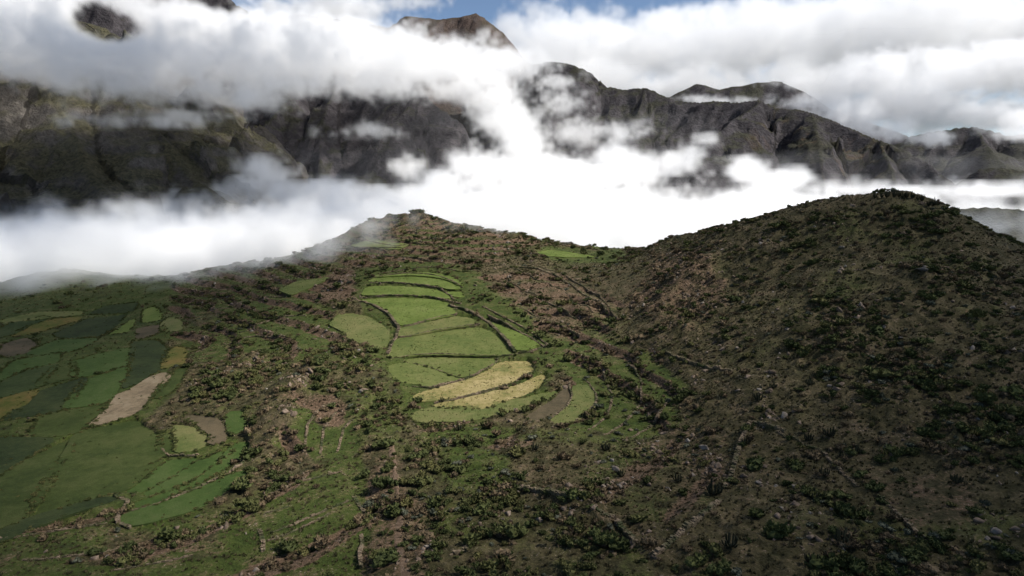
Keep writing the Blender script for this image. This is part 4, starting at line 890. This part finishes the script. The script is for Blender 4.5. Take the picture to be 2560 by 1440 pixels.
# ------------------------------------------------------------------ clouds and fog: volumes of drifting water drops
def fbm3(shape, vox, scale, seed, beta=3.6):
    r = np.random.default_rng(seed); f = np.fft.rfftn(r.standard_normal(shape, dtype=np.float32))
    k = [np.fft.fftfreq(n, vox) for n in shape[:-1]] + [np.fft.rfftfreq(shape[-1], vox)]
    K2 = k[0][:, None, None] ** 2 + k[1][None, :, None] ** 2 + (1.0 * k[2][None, None, :]) ** 2
    f *= ((K2 + (1 / scale) ** 2) ** (-beta / 4)).astype(np.float32)
    n = np.fft.irfftn(f, shape).astype(np.float32); return (n - n.mean()) / n.std()
def cloudmat(name, alb=1.0):
    m = bpy.data.materials.new(name); m.use_nodes = True; t = m.node_tree; t.nodes.clear()
    out = t.nodes.new('ShaderNodeOutputMaterial'); pv = t.nodes.new('ShaderNodeVolumePrincipled')
    pv.inputs['Color'].default_value = (alb, alb, alb, 1); pv.inputs['Density'].default_value = 1; pv.inputs['Anisotropy'].default_value = 0.
    t.links.new(pv.outputs[0], out.inputs['Volume']); return m
CLOUD = cloudmat('cloud_droplets')
def volume(name, label, lo, hi, vox, fn):
    lo = np.array(lo, float); N = np.round((np.array(hi, float) - lo) / vox).astype(int) + 1; hi = lo + (N - 1) * vox
    ax = [(lo[i] + vox * np.arange(N[i])).astype(np.float32) for i in range(3)]
    D = fn(ax[0][:, None, None], ax[1][None, :, None], ax[2][None, None, :], tuple(int(q) for q in N), vox, lo)
    D = np.ascontiguousarray(np.clip(D, 0, None), dtype=np.float32); D[D < 2e-5] = 0
    D[[0, -1]] = 0; D[:, [0, -1]] = 0; D[:, :, [0, -1]] = 0
    me = bpy.data.meshes.new(name); me.vertices.add(D.size); at = me.attributes.new('d', 'FLOAT', 'POINT'); at.data.foreach_set('value', D.ravel())
    ob = obj(name, me); me.materials.append(CLOUD)
    ng = bpy.data.node_groups.new(name, 'GeometryNodeTree')
    ng.interface.new_socket('Geometry', in_out='INPUT', socket_type='NodeSocketGeometry'); ng.interface.new_socket('Geometry', in_out='OUTPUT', socket_type='NodeSocketGeometry')
    n, L = ng.nodes.new, ng.links.new
    gi, go, vc, si = n('NodeGroupInput'), n('NodeGroupOutput'), n('GeometryNodeVolumeCube'), n('GeometryNodeSampleIndex'); si.data_type = 'FLOAT'; si.domain = 'POINT'
    na = n('GeometryNodeInputNamedAttribute'); na.data_type = 'FLOAT'; na.inputs[0].default_value = 'd'
    pos = n('GeometryNodeInputPosition')
    def vm(op, a, b):
        m = n('ShaderNodeVectorMath'); m.operation = op; L(a, m.inputs[0])
        if op == 'SCALE': m.inputs['Scale'].default_value = b
        elif b is not None: m.inputs[1].default_value = b
        return m.outputs['Value' if op == 'DOT_PRODUCT' else 'Vector']
    v = vm('FLOOR', vm('ADD', vm('SCALE', vm('SUBTRACT', pos.outputs[0], tuple(lo)), 1 / vox), (.5, .5, .5)), None)
    ix = vm('DOT_PRODUCT', v, (int(N[1] * N[2]), int(N[2]), 1))
    L(gi.outputs[0], si.inputs['Geometry']); L(na.outputs[0], si.inputs['Value']); L(ix, si.inputs['Index']); L(si.outputs[0], vc.inputs['Density'])
    vc.inputs['Min'].default_value = tuple(lo); vc.inputs['Max'].default_value = tuple(hi)
    for i, a in enumerate('XYZ'): vc.inputs['Resolution ' + a].default_value = int(N[i])
    sm = n('GeometryNodeSetMaterial'); sm.inputs['Material'].default_value = CLOUD
    L(vc.outputs[0], sm.inputs[0]); L(sm.outputs[0], go.inputs[0]); ob.modifiers.new('fog_grid', 'NODES').node_group = ng
    print(name, N, round(D.size / 1e6, 1), 'M voxels, filled', round(float((D > 0).mean()), 3))
    return tag(ob, label, kind='stuff')
def blobs(S, lo, vox, N, lst):
    """add soft ellipsoids (pixel x, pixel y, metres ahead, radii in metres across, along, up, strength)"""
    for (px, py, Y, rx, ry, rz, wgt) in lst:
        c = P(px, py, Y); R = np.array([rx, ry, rz])
        a = np.maximum(np.floor((c - 1.7 * R - lo) / vox).astype(int), 0); b = np.minimum(np.ceil((c + 1.7 * R - lo) / vox).astype(int) + 1, N)
        if (b <= a).any(): continue
        g = [((lo[i] + vox * np.arange(a[i], b[i]) - c[i]) / R[i]).astype(np.float32) ** 2 for i in range(3)]
        d = np.sqrt(g[0][:, None, None] + g[1][None, :, None] + g[2][None, None, :]); s = (1 - d) * abs(wgt)
        sub = S[a[0]:b[0], a[1]:b[1], a[2]:b[2]]
        if wgt > 0: np.maximum(sub, s, out=sub)
        else: sub -= 1.6 * np.clip(s, 0, None)
BANK = [ # the long cloud bank across the mountains
 (-150,110,1700,420,260,90,1),(60,95,1800,380,260,95,1),(250,150,1850,300,240,62,.9),(430,150,1950,300,240,80,1),(600,160,2050,300,240,95,1),(770,140,2150,300,240,90,1),(950,150,2250,300,240,75,1),(1110,160,2300,260,220,75,1),
 (540,225,2000,190,200,46,.8),(640,245,2000,120,160,36,.75),(760,215,2050,170,180,40,.8),(900,210,2150,180,180,40,.8),(300,215,1850,150,180,34,.7),(130,180,1800,180,180,40,.8),
 (-100,20,1900,450,300,140,1),(100,10,2000,260,200,90,.9),(380,30,2300,300,260,90,1),(520,80,2350,330,260,105,1),(720,70,2500,400,260,95,1),(880,115,2600,360,260,70,1),(1060,150,2700,330,260,65,1),(1230,165,2700,230,220,70,1),
 # the stream of cloud pouring down to the valley
 (1190,200,2380,150,160,75,1),(1235,250,2340,120,150,70,1),(1275,310,2290,110,150,70,1),(1315,370,2240,105,150,70,1),(1365,425,2190,110,150,65,1),(1430,470,2120,140,160,60,1),(1300,430,2150,90,140,55,.9),(1240,440,2100,110,140,60,.9),
 # puffs standing on the fog sea
 (640,415,1950,55,110,42,.9),(680,440,1930,70,110,36,.9),(620,470,1900,110,130,42,1),(520,500,1850,130,140,36,.9),(420,530,1750,140,150,32,.9),(330,555,1700,140,150,24,.8),(740,475,1850,120,140,34,.9),(860,480,1850,130,140,30,.9),(980,490,1800,130,140,34,.9),(1160,415,1880,65,110,48,1),(1120,460,1800,110,130,48,1),(1060,485,1800,120,140,40,1),
 (1480,440,1750,90,130,42,1),(1580,425,1750,100,130,48,1),(1530,400,1850,60,90,40,.8),(1690,405,1800,70,100,34,.9),(1730,380,1830,45,70,24,.8),(1765,350,1850,36,60,20,.75),(1850,425,1700,90,120,36,.9),(1940,450,1650,90,120,28,.9),(2150,470,1500,130,150,20,.9),(2300,478,1450,130,150,20,.9),(2480,474,1350,130,150,20,.9),
 # shreds clinging to the cliffs
 (1400,260,2550,80,90,46,.55),(1450,330,2450,90,90,36,.5),(1380,210,2650,80,90,26,.45),(1560,330,2350,70,70,24,.45),(900,330,2300,90,80,20,.42),(1000,420,2100,50,70,30,.65),(480,290,2050,120,110,20,.5),(360,305,1950,140,110,14,.45),(1340,470,1950,60,90,30,.8),
 (1800,252,3080,220,100,26,.75),(2060,255,3050,150,120,46,.9),(1990,205,3080,90,80,26,.7),(1640,215,3080,130,90,44,.85),(1830,205,3080,70,70,20,.6),(1120,225,2500,120,120,46,.95),
 # broken cumulus over the far right hills
 (2120,285,2950,200,180,80,1),(2220,325,2850,130,150,54,.95),(2330,345,2800,90,120,32,.85),(2300,240,2950,250,220,100,1),(2450,280,2750,110,140,44,.9),(2530,300,2700,120,150,50,.95),(2540,335,2600,80,120,28,.85),(2420,180,2950,310,240,100,1),(2600,140,2900,330,240,100,1),(2180,190,3050,250,220,100,1)]
HOLES = [(250 + (Y % 200) / 8, 55, Y, .065 * Y, 160, .035 * Y, -1.2) for Y in range(1500, 2900, 120)] + [(545, -5, Y, .04 * Y, 160, .014 * Y, -1) for Y in range(1900, 2900, 120)]
def valley(x, y, z, N, vox, lo):
    n = fbm3(N, vox, 380, 5, 3.4); n2 = fbm3(N, vox, 130, 6, 2.9)
    nn = .7 * n + .6 * n2
    X = np.broadcast_to(x, (N[0], N[1], 1)); Yb = np.broadcast_to(y, (N[0], N[1], 1))
    lft = sstep(-250, -800, X) * sstep(650, 1100, Yb)
    top = -74 + 20 * sstep(500, 1400, Yb) + 4 * sstep(1500, 2200, Yb) - 60 * lft - 14 * sstep(0, 60, X) * (1 - sstep(650, 900, Yb))
    top = top + (8 + 40 * sstep(600, 1400, Yb)) * fbm2(X, Yb, 300, 5, 71, .55)
    sea = np.clip((top - z) / 70., -2, 1.1)
    S = np.full(N, -3, np.float32); blobs(S, lo, vox, np.array(N), BANK)
    S2 = np.clip(S * 1.45, -3, 1.2)
    blobs(S2, lo, vox, np.array(N), HOLES)
    D = np.maximum(np.clip((sea + .34 * nn) * 2.2, 0, 1), np.clip((S2 + .44 * nn - .16) * 2.0, 0, 1)).astype(np.float32)
    D = D ** 1.6 * .013
    # thin mist hanging in front of the mountains
    mist = np.clip(1 - np.abs(z - 40) / 420., 0, 1) * np.clip(.25 + .5 * n, 0, 1.5) * sstep(1300, 1800, y)
    D = D + .00013 * mist
    # the ground itself keeps its foot clear of heavy fog near the camera
    D = D * sstep(430, 560, y)
    return D
volume('valley_fog', 'white fog sea in the valley and cloud bank across the mountains', (-2500, 430, -330), (2520, 3220, 560), 12.5, valley)
SKYC = [(1400,110,6200,700,700,230,1),(1560,120,6200,800,700,240,1),(1720,130,6000,800,700,260,1.1),(1900,110,6000,900,700,300,1.1),(2100,90,6000,900,700,330,1.1),(2300,90,5800,900,700,340,1.1),(2520,90,5600,900,700,360,1.1),(2700,120,5600,900,700,360,1),
        (1330,170,6000,500,600,260,1.1),(1500,220,5800,800,700,220,1.1),(1750,230,5600,900,600,180,1.1),(2000,220,5400,800,600,200,1.1),(1350,70,6400,180,300,70,.8),(1520,75,6400,300,400,60,.8),(1680,50,6300,420,400,110,1),(2300,20,6000,800,500,200,1),
        (880,20,6600,600,400,120,1),(740,30,6600,500,400,110,1),(1040,5,7000,260,300,50,.6),(1850,30,6500,500,400,90,.9),(2330,290,5400,500,400,130,1),(2200,270,5400,500,400,120,1),(2500,290,5300,500,400,130,1)]
def high(x, y, z, N, vox, lo):
    n = .8 * fbm3(N, vox, 900, 15, 3.5) + .35 * fbm3(N, vox, 260, 16, 3.1)
    S = np.full(N, -3, np.float32); blobs(S, lo, vox, np.array(N), SKYC)
    return np.clip((np.clip(S * 1.4, -3, 1.2) + .42 * n - .1) * 2.4, 0, 1) * .0042 + 0 * x
volume('cumulus_clouds', 'bright white cumulus filling the sky at the right', (-3600, 5000, 150), (6200, 7400, 1950), 34, high)
def wisps(x, y, z, N, vox, lo):
    n = .8 * fbm3(N, vox, 90, 25, 3.6) + .35 * fbm3(N, vox, 25, 26, 3.2)
    S = np.full(N, -3, np.float32)
    blobs(S, lo, vox, np.array(N), [(600,660,388,70,28,12,.7),(700,640,392,60,26,14,.75),(430,695,378,80,28,9,.65),(820,612,408,50,26,14,.7),(520,655,440,90,55,22,1),(640,640,430,60,45,20,1),(760,615,440,60,40,22,1),(880,585,445,45,35,16,.7),(400,640,480,150,60,34,1.2),(150,650,520,160,70,34,1.2),(900,590,425,60,26,14,.4),(1330,590,470,60,30,12,.5),
      (2440,575,400,40,30,12,.6),(1100,540,500,120,30,26,.9),(1300,575,520,120,40,22,1),(1560,600,500,110,40,14,.8)])
    lay = np.clip((-43 + 9 * n - z) / 20., 0, 1) * sstep(350, 430, y + 8 * n) * sstep(-40, -150, x)
    return np.maximum(np.clip((S * 1.3 + .40 * n - .1) * 1.8, 0, 1) ** 1.4 * .03, .06 * lay ** 1.3)
volume('drifting_mist', 'thin veils of mist drifting over the hill edges', (-520, 300, -130), (420, 640, 60), 5, wisps)
def over(x, y, z, N, vox, lo):
    n = .8 * fbm3(N, vox, 420, 35, 3.6) + .3 * fbm3(N, vox, 110, 36, 3.2)
    # unseen layer added for its shade, with a gap shaped to leave the terraces sunlit
    k = 1050 / sd_[2]; ox, oy = sd_[0] * k, sd_[1] * k
    X, Yb = x - ox, y - oy
    gap = np.minimum(np.hypot((X + 12) / 100., (Yb - 275) / 165.), 2.2)
    lay = 1 - np.abs(z - 1000) / 110.
    edge = np.clip((1.25 - np.hypot((X - 40) / 440., (Yb - 120) / 285.)) * 2.5, -1, 1)
    west = np.clip((1.0 - np.hypot((X + 980) / 930., (Yb - 1150) / 1000.)) * 3, 0, 1)  # extra lobe added to dim the fog and cloud bank at left
    return np.clip((lay * .8 + .30 * n + (gap - 1.25) * 1.1 - .5) * 1.6, 0, 1) * np.maximum(np.clip(edge, 0, 1) * .0095, west * .013)
volume('added_shade_cloud', 'unseen cloud layer added to shade the near hills and left valley', (-950, -600, 860), (1700, 2200, 1140), 28, over)
print('clouds', round(time.time() - T0, 1))
